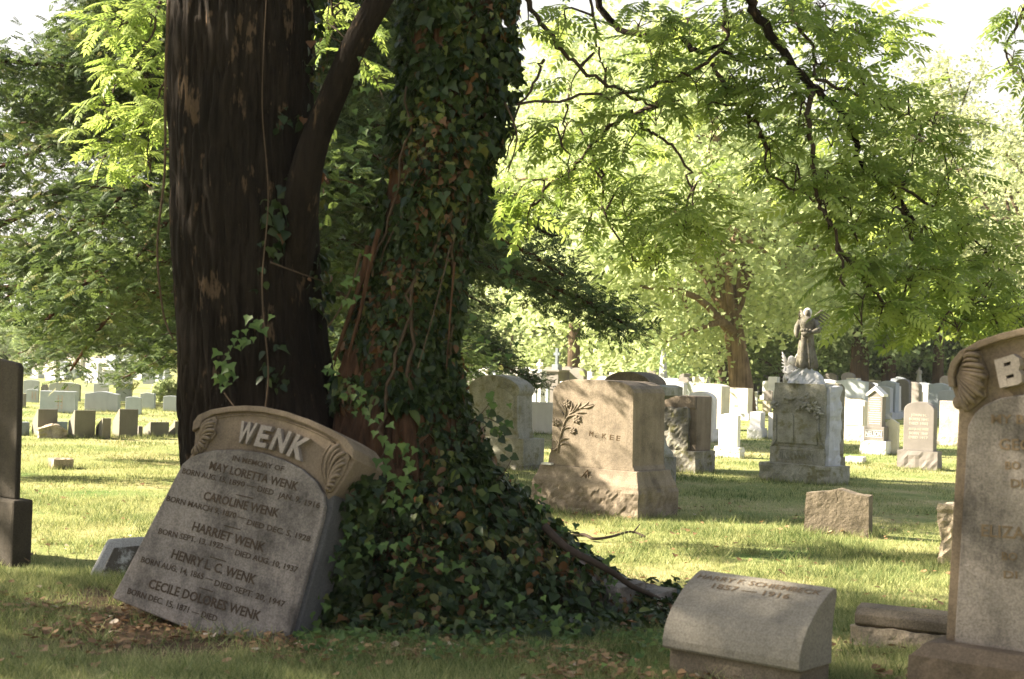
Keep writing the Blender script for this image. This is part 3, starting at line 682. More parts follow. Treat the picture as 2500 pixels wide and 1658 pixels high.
# ======== rock-faced monument and slanted plaque stone
def rockface():
    yaw = 40; c, w, t, rz, C = place(1570, 1696, 1722, 1157, yaw)
    t = .55; rt = empty('monument', c, rz); tag(rt, 'mossy rock-faced monument on a block base right of the tan monument', 'monument')
    z = lambda py: zat(C, 1696, py)
    gridblock(-w/2, w/2, 0, t, -.05, z(1103), .05, rockfn(.03, 7, 21, flat_top=z(1103)), 'base', M['mossy'], rt)
    x1 = w/2-.05; x0 = -w/2+.05
    gridblock(x0+.05, x1-.12, .05, .2, z(1103), z(998), .04, rockfn(.045, 8, 22), 'rock_face', M['mossy'], rt)
    MB().box(x0, x1, .09, t-.05, z(1103)-.002, z(968)).build('tablet', M['mckee'], rt, bevel=.02)
    MB().box(x0+.03, x1-.02, .07, .2, z(998), z(969)).build('top_band', M['mckee'], rt, bevel=.01)
    # plaque stone in front of it
    P = at(1650, 1145); r2 = empty('slant_marker', P, -math.radians(12)); tag(r2, 'small dark desk-shaped marker with white plaque between the tan and the rock-faced monuments', 'headstone')
    zz = lambda py: zat(P, 1650, py)
    MB().extrude_x([(0, -.03), (0, zz(1024)), (.22, zz(1002)), (.3, zz(1002)), (.3, -.03)], -.32, .08).build('block', M['taupe'], r2, bevel=.008)
    a = zz(1024); b = zz(1001)
    MB().extrude_x([(-.012, a+.006), (.24, b+.008), (.24, b+.022), (-.012, a+.022)], -.335, .10).build('plaque', M['white'], r2, bevel=.004)
    ink = MB(); V, Fc, bd, xa, xb = text_mesh('CARR', .02, 0)
    ink.add([(-.24+(v[0]-xa)/(xb-xa)*.26, .07+v[1]*.14, a+.024+(b-a)*(.07+v[1]*.14)/.24+.002) for v in V], Fc); ink.build('inscription', M['taupe'], r2)
rockface()

# ======== monument with statue group
def dickinson():
    yaw = 44; c, w, t, rz, C = place(1853, 2026, 2060, 1188, yaw)
    t = max(t, .5); y_ = math.radians(yaw)
    rt = empty('monument', c, rz); tag(rt, 'grey-green monument with carved lilies and raised panels, carrying the angel statue', 'monument')
    z = lambda py: zat(C, 2026, py)
    zb = z(1141); zt = z(939)
    gridblock(-w/2, w/2, 0, t, -.05, zb, .04, rockfn(.022, 7, 31, flat_top=zb), 'base', M['dick'], rt)
    Mi = (Matrix.Translation(c) @ Matrix.Rotation(rz, 4, 'Z')).inverted()
    yf = .10; q = lambda X, Y, y=yf: frame_xz(Mi, 1850+X*.2934, 740+Y*.2934, y)
    xl = q(100,1200)[0]; xr = q(548,1250)[0]; zm = q(548,1218)[1]; zm2 = zm
    MB().box(xl, xr, yf, t-.08, zb-.002, zm).build('die', M['dick'], rt, bevel=.008)
    gridblock(xr-.03, xr+.05, yf+.05, t-.06, zb-.002, zt-.03, .035, rockfn(.03, 6, 33), 'rough_side', M['pale'], rt)
    pts = [(xl+.01, zm+.001), q(108,1170), q(118,1140), q(120,950), q(124,800), q(135,700), (q(135,690)[0], zt), (q(548,700)[0]+.0, zt), (xr-.005, zt-.04), (xr-.002, zm+.001)]
    pts[1] = (pts[0][0], zm+.03)
    MB().prism(pts, yf+.012, t-.09).build('tablet', M['dick'], rt, bevel=.008)
    for xs, fl in ((162, 296), (304, 492)):
        P = [q(xs, 1185), q(xs, 940), q(xs+12, 918), q(fl-10, 918), q(fl, 940), q(fl, 1195)]
        P[0] = (P[0][0], zm+.05); P[-1] = (P[-1][0], zm+.05); MB().prism(P, yf-.004, yf+.03).build('panel', M['dick'], rt, bevel=.01)
    # left and right mouldings that sweep out at the foot
    mb = MB()
    for P in ([(150,925), (150,1120), (140,1155), (115,1185)], [(500,930), (500,1100), (515,1160), (545,1205)]):
        mb = MB(); mb.tube([(q(*p)[0], yf+.0, q(*p)[1]) for p in P], [.014]*4, 6); mb.build('moulding', M['dick'], rt, smooth=True)
    # carved lilies
    rel = MB(); rs = random.Random(4)
    for cx, cy, n in [(265,800,7), (300,790,4), (355,830,8), (390,850,7), (345,870,6), (440,870,9), (480,860,7), (500,880,6), (155,860,6), (515,930,4), (400,790,5)]:
        for k in range(n):
            a = rs.uniform(-.3, math.pi*2); r = rs.uniform(22, 46); x0, y0 = cx+rs.uniform(-10, 10), cy+rs.uniform(-10, 10)
            p0 = q(x0, y0); p1 = q(x0+math.cos(a)*r, y0+math.sin(a)*r); P = []
            for i in range(6):
                u = i/5; P.append((p0[0]+(p1[0]-p0[0])*u, yf-.02-.035*math.sin(math.pi*u)*rs.uniform(.7, 1.2), p0[1]+(p1[1]-p0[1])*u))
            rel.tube(P, [.004, .017, .024, .021, .013, .002], 6, flat=.8)
    rel.build('lily_relief', M['dick'], rt, smooth=True)
    # name plate
    fr = MB(); a0, a1, b0, b1 = q(168,1213), q(465,1250), q(168,1290), q(465,1322)
    zt_, zb_ = a0[1]-.0, b0[1]-.02
    fr.box(a0[0], a1[0], yf-.008, yf+.01, zt_, zt_+.012); fr.box(a0[0], a1[0], yf-.008, yf+.01, zb_-.012, zb_); fr.build('name_frame', M['dick'], rt, bevel=.003)
    ink = MB(); add_text(ink, 'DICKINSON', (a0[0]+.02, zb_+.02), (a1[0]-.02, zb_+.02), zt_-zb_-.04, yf-.014, yf+.01, bold=.015, sp=1.0); ink.build('raised_name', M['dick'], rt)
    # ---- statue group on top
    S = Matrix.Translation(c) @ Matrix.Rotation(rz, 4, 'Z')
    pc = Mi @ atd(1965, 930, c.y+.25); bx = q(350,690)[0]; by = t*.5
    base = S @ Vector((bx, by, zt)); sc1 = base.y/F*1.04        # metres per source pixel
    rs_ = empty('angel_statue', base, -math.radians(20)); tag(rs_, 'weathered robed angel statue holding a basket of flowers, standing on the lily monument', 'statue')
    zf = 38*sc1
    def rk(p, n, f=rockfn(.03, 9, 41)):
        d = f(p, n); k = max(0, p.z/zf); d.x -= p.x*.42*k*k; d.y -= p.y*.35*k; d.z -= .05*k*(abs(p.x)/.2)**1.5; return d
    gridblock(-.22, .24, -.14, .16, -.003, zf, .03, rk, 'rock_mound', M['pale'], rs_)
    H = 137*sc1
    def body():
        mb = MB(); u = H
        prof = [(0, .17, .15), (.03, .185, .16), (.10, .178, .15), (.25, .158, .13), (.40, .138, .115), (.52, .125, .105), (.60, .115, .095), (.66, .125, .10), (.74, .145, .105), (.80, .148, .095), (.835, .12, .08), (.85, .06, .055), (.87, .045, .045)]
        pts = [(.004*math.sin(i), .01*math.cos(i), zf+p[0]*u) for i, p in enumerate(prof)]
        def fn(i, a, p):
            f = prof[i][0]; fold = (.16*math.sin(a*7+1.3)+.09*math.sin(a*13+f*4))*max(0, 1-f*1.55); return 1+fold
        mb.tube(pts, [p[1]*u for p in prof], 40, flat=.82, fn=fn)
        hz = zf+.925*u
        mb.ball((0, -.012, hz), .062*u, 14, 10, sx=.9, sz=1.22)
        mb.ball((-.005, -.07*u*.9-.01, hz-.01*u), .012*u, 6, 5)            # nose
        return mb
    bd = MB(); bd = body()
    u = H
    def arm(mb, P, R): mb.tube([(x*u, y*u, zf+z_*u) for x, y, z_ in P], [r*u for r in R], 10)
    arm(bd, [(-.125, 0, .80), (-.165, -.02, .70), (-.175, -.05, .60), (-.17, -.07, .55), (-.16, -.085, .50)], [.045, .05, .048, .035, .02])
    arm(bd, [(.125, 0, .80), (.175, -.02, .70), (.185, -.07, .63), (.12, -.14, .60), (.03, -.16, .585)], [.045, .052, .055, .035, .02])
    bo = bd.build('body', M['bronze'], rs_, smooth=True)
    hr = MB(); hr.ball((0, .008, zf+.94*u), .072*u, 14, 10, sx=1, sz=1.12); hr.tube([(0, .03*u, zf+.93*u), (0, .045*u, zf+.86*u), (.01, .04*u, zf+.81*u)], [.06*u, .05*u, .02*u], 10); hr.build('hair', M['statue'], rs_, smooth=True)
    for sgn, span in ((1, .26), (-1, .06)):
        wg = MB()
        for k in range(7):
            f = k/6; wg.tube([(sgn*.04*u, .09*u, zf+(.70+.02*k)*u), (sgn*(.12+span*.35*f)*u, .15*u, zf+(.68+.05*k)*u), (sgn*(.14+span*(.35+.65*f))*u, .17*u, zf+(.60+.042*k)*u)], [.02*u, .035*u, .006*u], 6, flat=.5)
        wg.build('wing', M['bronze'], rs_, smooth=True)
    bk = MB(); bk.tube([(0, -.15*u, zf+.52*u), (0, -.155*u, zf+.56*u), (0, -.16*u, zf+.60*u)], [.05*u, .075*u, .085*u], 12)
    rr = random.Random(2)
    for k in range(12): bk.ball((rr.uniform(-.07, .07)*u, -.16*u+rr.uniform(-.05, .04)*u, zf+.62*u+rr.uniform(-.01, .03)*u), .026*u, 7, 5)
    bk.build('basket', M['bronze'], rs_, smooth=True)
    # cherub
    cb = S @ Vector((q(232,690)[0], by-.05, zt)); r3 = empty('cherub_statue', cb, -math.radians(10)); tag(r3, 'small white winged cherub kneeling beside the angel statue', 'statue')
    v = 70*sc1; m2 = MB()
    m2.tube([(0, 0, 0), (-.01, .0, v*.14), (-.01, 0, v*.3), (0, 0, v*.42), (.005, -.005, v*.52), (.01, -.01, v*.58), (.012, -.012, v*.62)], [v*.20, v*.22, v*.17, v*.15, v*.15, v*.08, v*.05], 16)
    m2.ball((.015, -.02, v*.75), v*.125, 12, 9, sz=1.15); m2.ball((.012, -.02-v*.13, v*.74), v*.02, 6, 5)
    m2.tube([(-.14*v, 0, .52*v), (-.2*v, -.07*v, .38*v), (-.08*v, -.2*v, .32*v), (.04*v, -.22*v, .40*v)], [.06*v, .055*v, .045*v, .025*v], 8)
    m2.tube([(.14*v, 0, .52*v), (.2*v, -.08*v, .38*v), (.10*v, -.2*v, .34*v), (.05*v, -.22*v, .42*v)], [.06*v, .055*v, .045*v, .025*v], 8)
    m2.tube([(-.1*v, -.05*v, .1*v), (-.14*v, -.25*v, .12*v), (-.12*v, -.1*v, .04*v)], [.1*v, .08*v, .05*v], 8)
    m2.build('body', M['statue'], r3, smooth=True)
    hh = MB(); hh.ball((.015, -.008, v*.80), v*.125, 12, 8, sz=.95); hh.build('hair', M['statue'], r3, smooth=True)
    for sgn in (-1, 1):
        wg = MB()
        for k in range(6):
            f = k/5; wg.tube([(sgn*.05*v, .1*v, (.40+.04*k)*v), (sgn*(.18+.05*f)*v, .16*v, (.45+.10*k)*v), (sgn*(.30-.02*f)*v, .18*v, (.42+.125*k)*v)], [.03*v, .05*v, .01*v], 6, flat=.5)
        wg.build('wing', M['statue'], r3, smooth=True)
dickinson()
stone('headstone', 'tall mossy stone half hidden behind the monument with the angel statue', 'headstone', 1990, 2047, 2062, 936, 1173, 'rounded', 'mossy', 44, hb=56, wi=.03)

# ======== small stones of the near ground
def brown_marker():
    c, w, t, rz, C = place(1962, 2121, 2136, 1318, 26); t = .17
    rt = empty('footstone', c, rz); tag(rt, 'low rough brown stone with a gently peaked top, alone in the shaded grass', 'footstone')
    h = zat(C, 2121, 1206); fn = rockfn(.007, 9, 51)
    def f2(p, n):
        d = fn(p, n); k = p.z/h
        if k > .5: d.z += (k-.5)*2*(.014*math.cos(p.x/w*5.5)-.012+.022*math.exp(-((p.x-.02)/.09)**2))
        d.x -= .012*k*(1 if p.x > 0 else -1)
        return d
    gridblock(-w/2, w/2, 0, t, -.05, h, .022, f2, 'tablet', M['brown'], rt)
brown_marker()
def dark_left():
    yaw = 40; y_ = math.radians(yaw); C = at(28, 1385); ex = Vector((math.cos(y_), -math.sin(y_), 0))
    rt = empty('headstone', C, -y_); tag(rt, 'dark shaded headstone on a wider base, cut by the left edge', 'headstone')
    z = lambda py: zat(C, 28, py); zb = z(1222); t = solve(C, Vector((math.sin(y_), math.cos(y_), 0)), 77)
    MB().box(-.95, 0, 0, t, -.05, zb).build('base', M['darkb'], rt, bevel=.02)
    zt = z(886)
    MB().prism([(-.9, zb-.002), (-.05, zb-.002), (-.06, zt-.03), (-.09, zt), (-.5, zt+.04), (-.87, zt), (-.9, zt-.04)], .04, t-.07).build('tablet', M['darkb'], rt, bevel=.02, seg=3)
dark_left()
def tilted():
    yaw = -24; C = at(200, 1412); rt = empty('footstone', C, math.radians(18)); tag(rt, 'small tilted footstone with white lichen in the shade just left of the leaning headstone', 'footstone')
    rt.rotation_euler = (math.radians(-16), math.radians(3), math.radians(8))
    MB().prism([(0, -.08), (.75, -.08), (.75, .26), (.5, .31), (.34, .305), (.13, .275)], .02, .19).build('tablet', M['grey'], rt, bevel=.02)  # pale frame colour stands in for the lit top and left edges
    MB().prism([(.08, -.07), (.72, -.07), (.72, .20), (.5, .245), (.34, .24), (.18, .215)], .0, .05).build('face', M['lichen'], rt, bevel=.008)
M['lichen'] = stone_mat('stone_lichen', (.10, .088, .07), stain=.4, bump=.4, speck=.3, moss=(.42, .42, .38), scale=1.6)
tilted()
def plain_rock(name, label, cat, x0, x1, yb, yt, mat, seed, yaw=30, amp=.03, t=.2, tilt=0, sink=.05, step=.03):
    c, w, _, rz, C = place(x0, x1, x1+4, yb, yaw) if yaw > 0 else place(x0, x0+(x1-x0)*.52, x1, yb, yaw)
    h = zat(C, x1, yt); rt = empty(name, c, rz); rt.rotation_euler = (0, math.radians(tilt), rz); tag(rt, label, cat)
    gridblock(-w/2, w/2, 0, t, -sink, h, step, rockfn(amp, 8, seed), 'stone_block', M[mat], rt); return rt
plain_rock('buried_stone', 'grey stone slab half swallowed by ivy right of the tree', 'stone', 1350, 1497, 1520, 1425, 'wenk', 61, 35, .02, .35, 6)
plain_rock('buried_stone', 'smaller grey stone in the ivy beside the curved slant marker', 'stone', 1530, 1600, 1505, 1450, 'wenk', 62, 30, .015, .3, 3)
plain_rock('footstone', 'rough rock-faced footstone peeping out left of the tall right headstone', 'footstone', 2292, 2340, 1382, 1236, 'rock', 63, 30, .035, .25)
plain_rock('fallen_block', 'broken tan stone block lying in the sunlit grass on the left', 'stone block', 82, 178, 1146, 1122, 'rock', 64, -35, .02, .25)
def pillow():
    yaw = math.radians(28); C = at(2075, 1572); ex = Vector((math.cos(yaw), -math.sin(yaw), 0)); w = .55
    rt = empty('low_marker', C, -yaw); tag(rt, 'low dark slab marker on a rough tan base, beside the right headstone', 'headstone')
    gridblock(0, w, 0, .3, -.04, .1, .025, rockfn(.015, 10, 71), 'base', M['rock'], rt)
    MB().extrude_x([(.03, .098), (.0, .12), (.0, .17), (.05, .205), (.14, .215), (.24, .20), (.27, .12), (.26, .098)], .02, w-.02).build('slab', M['brown'], rt, bevel=.01)
pillow()

# ======== the many stones further back.  x-left, x-corner, x-right, y-top, y-foot, style, material, yaw, base rows, label
L5 = lambda a: [round(a[0]*.18605, 1), round(a[1]*.18605, 1), round(a[2]*.18605, 1), round(850+a[3]*.18605, 1), round(850+a[4]*.18605, 1)]
LEFT = [
 ((360,490,748,800,1172),'slant','slantm',-30,0,'dark-backed slanted stone, leftmost tall one of the front left row'),
 ((870,972,1245,815,1195),'slant','slantm',-30,0,'dark-backed slanted stone behind the right end of the lumpy rock'),
 ((1200,1340,1450,920,1205),'slant','slantm',-30,0,'short slanted stone with a seam, second from the right among the tall front row'),
 ((1440,1560,1805,800,1185),'slant','slantm',-30,0,'tallest dark-backed slanted stone, nearest the big tree in the front left row'),
 ((1868,1970,2215,970,1170),'slant','slantm',-30,0,'low wide slanted stone at the right end of the front left row'),
 ((1800,1815,1870,1025,1165),'flat','taupe',-30,0,'tiny dark stone squeezed between the tallest and the low wide slanted stones'),
 ((2210,2290,2420,960,1170),'slant','slantm',-30,0,'low slanted stone touching the edge of the big trunk'),
 ((210,240,385,972,1152),'flat','darkblue',-30,0,'low dark stone beside the dark headstone at the left edge'),
 ((740,745,885,965,1120),'flat','darkblue',-30,0,'low dark stone between the two leftmost tall slanted stones'),
 ((515,985,1020,572,860),'flat','blue',2,0,'wide pale blue-grey stone with column of carved signs'),
 ((1105,1545,1580,575,850),'serp','darkpale',2,0,'wide blue-grey stone with a wavy top, facing the tallest slanted stone'),
 ((335,498,515,540,712),'serp','blue',2,0,'pale stone partly behind the stone with carved signs, on its left'),
 ((300,505,520,420,600),'low','blue',2,0,'blue-grey stone with a curved top near the left edge, third row'),
 ((635,1040,1062,455,700),'low','blue',2,0,'wide rounded blue-grey stone standing behind the stone with carved signs'),
 ((535,630,640,478,560),'flat','taupe',2,10,'small low stone left of the wide rounded blue-grey one'),
 ((725,915,930,530,580),'peak','pale',2,0,'stone whose pointed top shows over the stone with carved signs'),
 ((1222,1412,1432,460,620),'serp','blue',2,0,'small wavy-topped stone above the left half of the wide wavy stone'),
 ((1515,1720,1738,455,700),'flat','blue',2,0,'square upright blue-grey stone behind the right half of the wide wavy stone'),
 ((1640,1848,1862,640,880),'low','blue',2,0,'blue-grey stone crossed by a diagonal shadow'),
 ((1832,2018,2042,588,808),'serp','blue',2,0,'upright wavy-topped stone left of the green bush'),
 ((2135,2330,2345,628,838),'low','blue',2,0,'upright blue-grey stone right of the green bush'),
 ((230,322,342,600,785),'flat','taupe',2,0,'narrow grey stone touching the dark headstone of the left edge'),
 ((1300,1700,1765,300,492),'low','pale',2,0,'widest pale stone, alone on the slope in the left distance'),
 ((1105,1245,1258,302,425),'low','blue',2,14,'small stone left of the widest pale stone'),
 ((1870,2025,2040,335,475),'flat','blue',2,0,'blue-grey stone right of the widest pale stone, under the hanging spray'),
 ((500,655,668,275,372),'flat','blue',2,0,'far pale stone, second from the left under the evergreen'),
 ((675,820,832,262,390),'flat','blue',2,0,'far pale stone, third from the left under the evergreen'),
 ((865,1005,1020,270,402),'flat','blue',2,0,'far pale stone, fourth from the left under the evergreen'),
 ((300,410,420,235,345),'flat','blue',2,0,'far pale stone nearest the left edge under the evergreen'),
 ((1140,1280,1292,265,400),'flat','pale',2,0,'far stone just behind the small stone left of the widest one'),
 ((425,570,582,110,225),'flat','blue',2,0,'distant grey stone at the top left, above the dark headstone'),
 ((860,965,975,160,280),'flat','darkblue',2,0,'distant slate stone in the top left rows, fourth column'),
 ((700,805,815,170,275),'flat','blue',2,0,'distant grey stone in the top left rows, third column'),
 ((1105,1225,1240,170,270),'flat','blue',2,0,'distant grey stone in the top left rows, fifth column'),
 ((1262,1385,1395,140,300),'arch','darkblue',2,0,'distant round-topped dark blue stone'),
 ((1425,1560,1570,165,330),'low','blue',2,0,'distant stone just right of the round-topped dark blue one'),
 ((1578,1690,1700,150,300),'flat','darkblue',2,0,'distant dark stone behind the widest pale stone'),
 ((1430,1690,1705,205,320),'low','pale',2,0,'distant long stone directly above the widest pale stone'),
 ((1760,1860,1870,180,300),'flat','blue',2,0,'distant stone behind the tip of the hanging spray'),
 ((2010,2095,2105,215,410),'flat','blue',2,0,'distant upright stone near the trunk, left one of a pair'),
 ((2115,2205,2218,195,390),'flat','pale',2,0,'distant upright stone near the trunk, right one of a pair'),
]
M['darkpale'] = stone_mat('stone_blue_grey_dark', (.33, .36, .385), stain=.12, bump=.12, speck=.1)
for a, st, mt, yw, hb, lb in LEFT:
    b = L5(a); rt, fr = stone('headstone', lb, 'headstone', *b, style=st, mat=mt, yaw=yw, hb=hb, tmax=.5, group='stones in the left background')
    if 'carved signs' in lb:
        ink = MB(); w_ = fr['w']
        for k in range(4):
            z0 = fr['H']*(.78-.15*k)
            for x0 in (-.02, .07): ink.box(x0, x0+.055, -.004, .006, z0, z0+.012); ink.box(x0+.035, x0+.05, -.004, .006, z0-.06, z0); ink.box(x0, x0+.05, -.004, .006, z0-.07, z0-.06)
        ink.build('carved_signs', M['pink'], rt)
R2 = lambda a: [1550+a[0]*.19774, 1550+a[1]*.19774, 1550+a[2]*.19774, 850+a[3]*.19774, 850+a[4]*.19774]
R3 = lambda a: [2020+a[0]*.17857, 2020+a[1]*.17857, 2020+a[2]*.17857, 880+a[3]*.17857, 880+a[4]*.17857]
R1 = lambda a: [1100+a[0]*.19133, 1100+a[1]*.19133, 1100+a[2]*.19133, 860+a[3]*.19133, 860+a[4]*.19133]
G = 'stones in the right background'
RIGHT = [
 (R2,(980,1290,1342,815,1362),'serp','white',38,26,.12,'white stone with a wavy top and the name OLDHAM on a rough base'),
 (R2,(600,958,1030,540,1165),'arch','white',38,32,.04,'tall white round-shouldered stone beside the rock-faced monument'),
 (R2,(715,1058,1165,445,1010),'low','cream',38,0,0,'massive cream stone with carved band directly behind the tall white round-shouldered one'),
 (R2,(1378,1560,1635,785,1125),'serp','pale',30,26,.12,'small light grey stone on a base at the foot of the big oak'),
 (R2,(1640,1705,1712,800,1125),'flat','white',38,0,0,'narrow white stone touching the left side of the lily monument'),
 (R2,(1448,1510,1525,535,770),'low','pale',38,8,.1,'pale stone with curved side just right of the oak trunk'),
 (R2,(1590,1695,1705,525,690),'low','taupe',38,0,0,'grey stone between the oak and the lily monument'),
 (R2,(1570,1670,1690,655,800),'flat','cream',38,0,0,'cream stone lower down between the oak and the lily monument'),
 (R2,(1515,1640,1690,325,545),'flat','pale',38,0,0,'tall square pale stone behind, right of the oak'),
 (R2,(1442,1520,1530,340,540),'flat','taupe',38,0,0,'taupe stone half hidden by the oak trunk'),
 (R2,(335,522,542,362,560),'flat','cream',38,0,0,'square cream stone right behind the obelisk'),
 (R2,(1005,1150,1168,398,520),'flat','pale',38,0,0,'pale block left of the oak trunk under two little pillars'),
 (R2,(725,830,842,432,560),'flat','pale',38,0,0,'far pale stone left of the massive cream one'),
 (R3,(950,1500,1565,575,1500),'arch','taupe',33,44,.12,'big taupe tablet with rounded top, faint lines of text and light rough base'),
 (R3,(1500,1800,1850,560,1185),'flat','rocktan',38,30,.04,'rough tan stone half hidden by the right headstone'),
 (R3,(775,958,975,800,1302),'peak','cream',38,0,0,'plain cream slab right of the gabled name monument'),
 (R3,(770,882,930,482,735),'low','cream',38,12,.05,'cream stone with long dark side beyond the gabled monument'),
 (R3,(195,500,560,540,1115),'low','cream',38,36,.03,'broad cream stone with arched panel left of the gabled monument'),
 (R3,(220,350,360,370,500),'low','white',38,0,0,'small white stone above the broad cream one'),
 (R3,(372,535,560,445,560),'low','cream',38,0,0,'low humped cream stone touching the gable'),
 (R3,(215,390,400,480,560),'flat','rocktan',38,0,0,'low rough stone just above the broad cream one'),
 (R3,(145,308,318,226,372),'low','blue',38,0,0,'far pale blue stone with sun flecks at the first dark trunk'),
 (R3,(20,150,158,246,370),'low','blue',38,0,0,'far blue-grey stone nearest the angel monument'),
 (R3,(405,520,532,270,420),'low','blue',38,6,.06,'blue stone between the two dark trunks, left one'),
 (R3,(520,752,762,206,400),'flat','blue',38,0,0,'broad blue stone between the two dark trunks'),
 (R3,(530,715,724,292,400),'low','darkblue',38,0,0,'darker stone in front of the broad blue one'),
 (R3,(830,1012,1022,430,575),'serp','white',38,5,.03,'white stone with a gently curved top in the right distance'),
 (R3,(1030,1165,1172,362,460),'flat','pale',38,0,0,'pale stone left of the statue pedestal'),
 (R3,(785,1025,1035,370,458),'flat','blue',38,0,0,'long low blue-grey stone in the right distance'),
 (R3,(825,918,925,325,382),'low','blue',38,0,0,'small blue stone perched behind the long low one'),
 (R3,(1085,1240,1252,448,590),'flat','pink',38,0,0,'pinkish stone below the far statue'),
 (R3,(1240,1452,1465,455,610),'flat','cream',38,0,0,'cream stone with dark flower sprays on its top'),
 (R3,(1485,1660,1672,445,610),'serp','white',38,0,0,'white stone right of the one with flower sprays'),
 (R3,(1400,1565,1575,250,400),'low','blue',38,0,0,'blue stone with arched top at the far right'),
 (R3,(1385,1582,1590,225,400),'flat','darkblue',38,0,0,'dark blue block directly behind the arched blue one'),
 (R3,(1595,1770,1780,240,410),'flat','darkblue',38,0,0,'dark blue block at the far right, behind the right headstone scroll'),
 (R3,(1368,1530,1540,368,450),'flat','pale',38,0,0,'low pale stone below the arched blue one'),
 (R3,(1290,1380,1388,210,380),'flat','darkblue',38,0,0,'dark blue stone right of the far statue'),
 (R3,(930,1108,1116,240,380),'flat','taupe',38,0,0,'shaded grey stone right of the second dark trunk'),
 (R1,(1010,1292,1310,645,1062),'flat','white',38,10,.01,'bright white block between the arch-capped and the tan monuments'),
 (R1,(968,1078,1112,420,860),'low','pale',38,12,.03,'pale stone just right of the arch-capped monument'),
 (R1,(1080,1240,1262,450,660),'flat','blue',38,0,0,'blue-grey block behind the bright white block'),
 (R1,(1012,1225,1265,340,560),'low','cream',38,0,0,'cream block carrying a small weathered figure'),
 (R1,(940,1005,1015,192,480),'flat','pale',38,0,0,'tall narrow pale stone behind the arch-capped monument'),
 (R1,(872,960,970,190,330),'flat','taupe',38,0,0,'taupe stone beside the tall narrow pale one'),
 (R1,(75,265,295,300,560),'rounded','cream',38,0,0,'cream stone showing left of the arch-capped monument over the ivy'),
 (R1,(170,245,255,545,840),'flat','white',38,0,0,'white stone glimpsed through the gap beside the ivy'),
 (R1,(20,100,110,600,850),'flat','white',38,0,0,'white stone at the ragged edge of the ivy'),
 (R1,(1468,1580,1590,288,420),'low','cream',38,0,0,'cream stone peeping above the left shoulder of the tan monument'),
 (R1,(1400,1455,1465,320,430),'flat','taupe',38,0,0,'little grey stone above the left shoulder of the tan monument'),
]
M['rocktan'] = stone_mat('stone_rough_light', (.50, .44, .36), stain=.35, bump=.8, speck=.3, scale=.8)
for cv, a, st, mt, yw, hb, wi, lb in RIGHT:
    b = cv(a); rt, fr = stone('headstone', lb, 'headstone', *b, style=st, mat=mt, yaw=yw, hb=hb, wi=wi, tmax=.6, group=G)
    if 'OLDHAM' in lb:
        i2 = MB(); add_text(i2, 'OLDHAM', (-fr['w']*.36, fr['zb']+(fr['H']-fr['zb'])*.68), (fr['w']*.36, fr['zb']+(fr['H']-fr['zb'])*.68), .045, fr['y0']-.003, fr['y0']+.01, bold=.01); i2.build('inscription', M['pale'], rt)
    if 'faint lines' in lb:
        i2 = MB(); W_ = fr['w']; z0 = fr['zb']; hh = fr['H']-z0
        for k, (t_, f) in enumerate([('JOHN H.', .5), ('BORN 1841', .62), ('DIED 1902', .62), ('ANNA HIS WIFE', .66), ('BORN 1849', .6), ('DIED 1917', .62)]):
            zz = z0+hh*(.70-.085*k-(.03 if k > 2 else 0)); add_text(i2, t_, (-W_*f/2, zz), (W_*f/2, zz), .04, fr['y0']-.003, fr['y0']+.01)
        i2.build('inscription', M['cream'], rt)
    if 'arched panel' in lb:
        MB().prism([(x*.86, fr['zb']+.03+z*.80) for x, z in outline('low', fr['w'], fr['H']-fr['zb'])], fr['y0']-.02, fr['y0']+.02).build('panel', M['white'], rt, bevel=.01)
    if 'flower sprays' in lb:
        i2 = MB(); rr = random.Random(3)
        for k in range(26): i2.ball((rr.uniform(-.36, .36)*fr['w']*1.1, fr['y0']-.02, fr['H']-.06-rr.uniform(0, .14)), rr.uniform(.02, .045), 6, 5)
        i2.build('carved_flowers', M['brown'], rt)
# gabled name monument
def gabled():
    b = R3((445,792,872,1095,1302)); c, w, t, rz, C = place(b[0], b[1], b[2], b[4], 38); t = min(t, w*.8)
    rt = empty('monument', c, rz); tag(rt, 'taupe gabled shaft monument with shingle-like lines and the name NELSON on its die', 'monument')
    z = lambda Y: zat(C, b[1], 880+Y*.17857); zb = z(1110)
    gridblock(-w/2, w/2, 0, t, -.05, zb, .04, rockfn(.02, 9, 81, flat_top=zb), 'base', M['white'], rt)
    a = w*.40; ty = t*.1; zd = z(915)
    MB().box(-a, a, ty, t-ty, zb-.002, zd).build('die', M['taupe'], rt, bevel=.01)
    i2 = MB(); i2.box(-a+.03, a-.03, ty-.006, ty+.01, zb+(zd-zb)*.24, zb+(zd-zb)*.29); i2.box(-a+.03, a-.03, ty-.006, ty+.01, zb+(zd-zb)*.72, zb+(zd-zb)*.76)
    add_text(i2, 'NELSON', (-a+.04, zb+(zd-zb)*.34), (a-.04, zb+(zd-zb)*.34), (zd-zb)*.32, ty-.008, ty+.01, bold=.03); i2.build('raised_name', M['pale'], rt)
    s = w*.29; ty2 = t*.2; ze = z(480); za = z(372)
    MB().prism([(-s, zd-.002), (s, zd-.002), (s, ze), (0, za-.03), (-s, ze)], ty2, t-ty2).build('shaft', M['taupe'], rt, bevel=.006)
    MB().prism([(-s-.03, ze-.03), (-s-.03, ze+.02), (0, za+.02), (s+.03, ze+.02), (s+.03, ze-.03), (s-.02, ze-.01), (0, za-.06), (-s+.02, ze-.01)], ty2-.03, t-ty2+.03).build('gable', M['white'], rt, bevel=.006)
    i3 = MB(); rr = random.Random(5)
    for k in range(13):
        zz = zd+.05+(ze-zd-.06)*k/13; ww = s*rr.uniform(.6, .85); i3.box(-ww, ww, ty2-.003, ty2+.01, zz, zz+.012)
    i3.build('inscription', M['pale'], rt)
gabled()
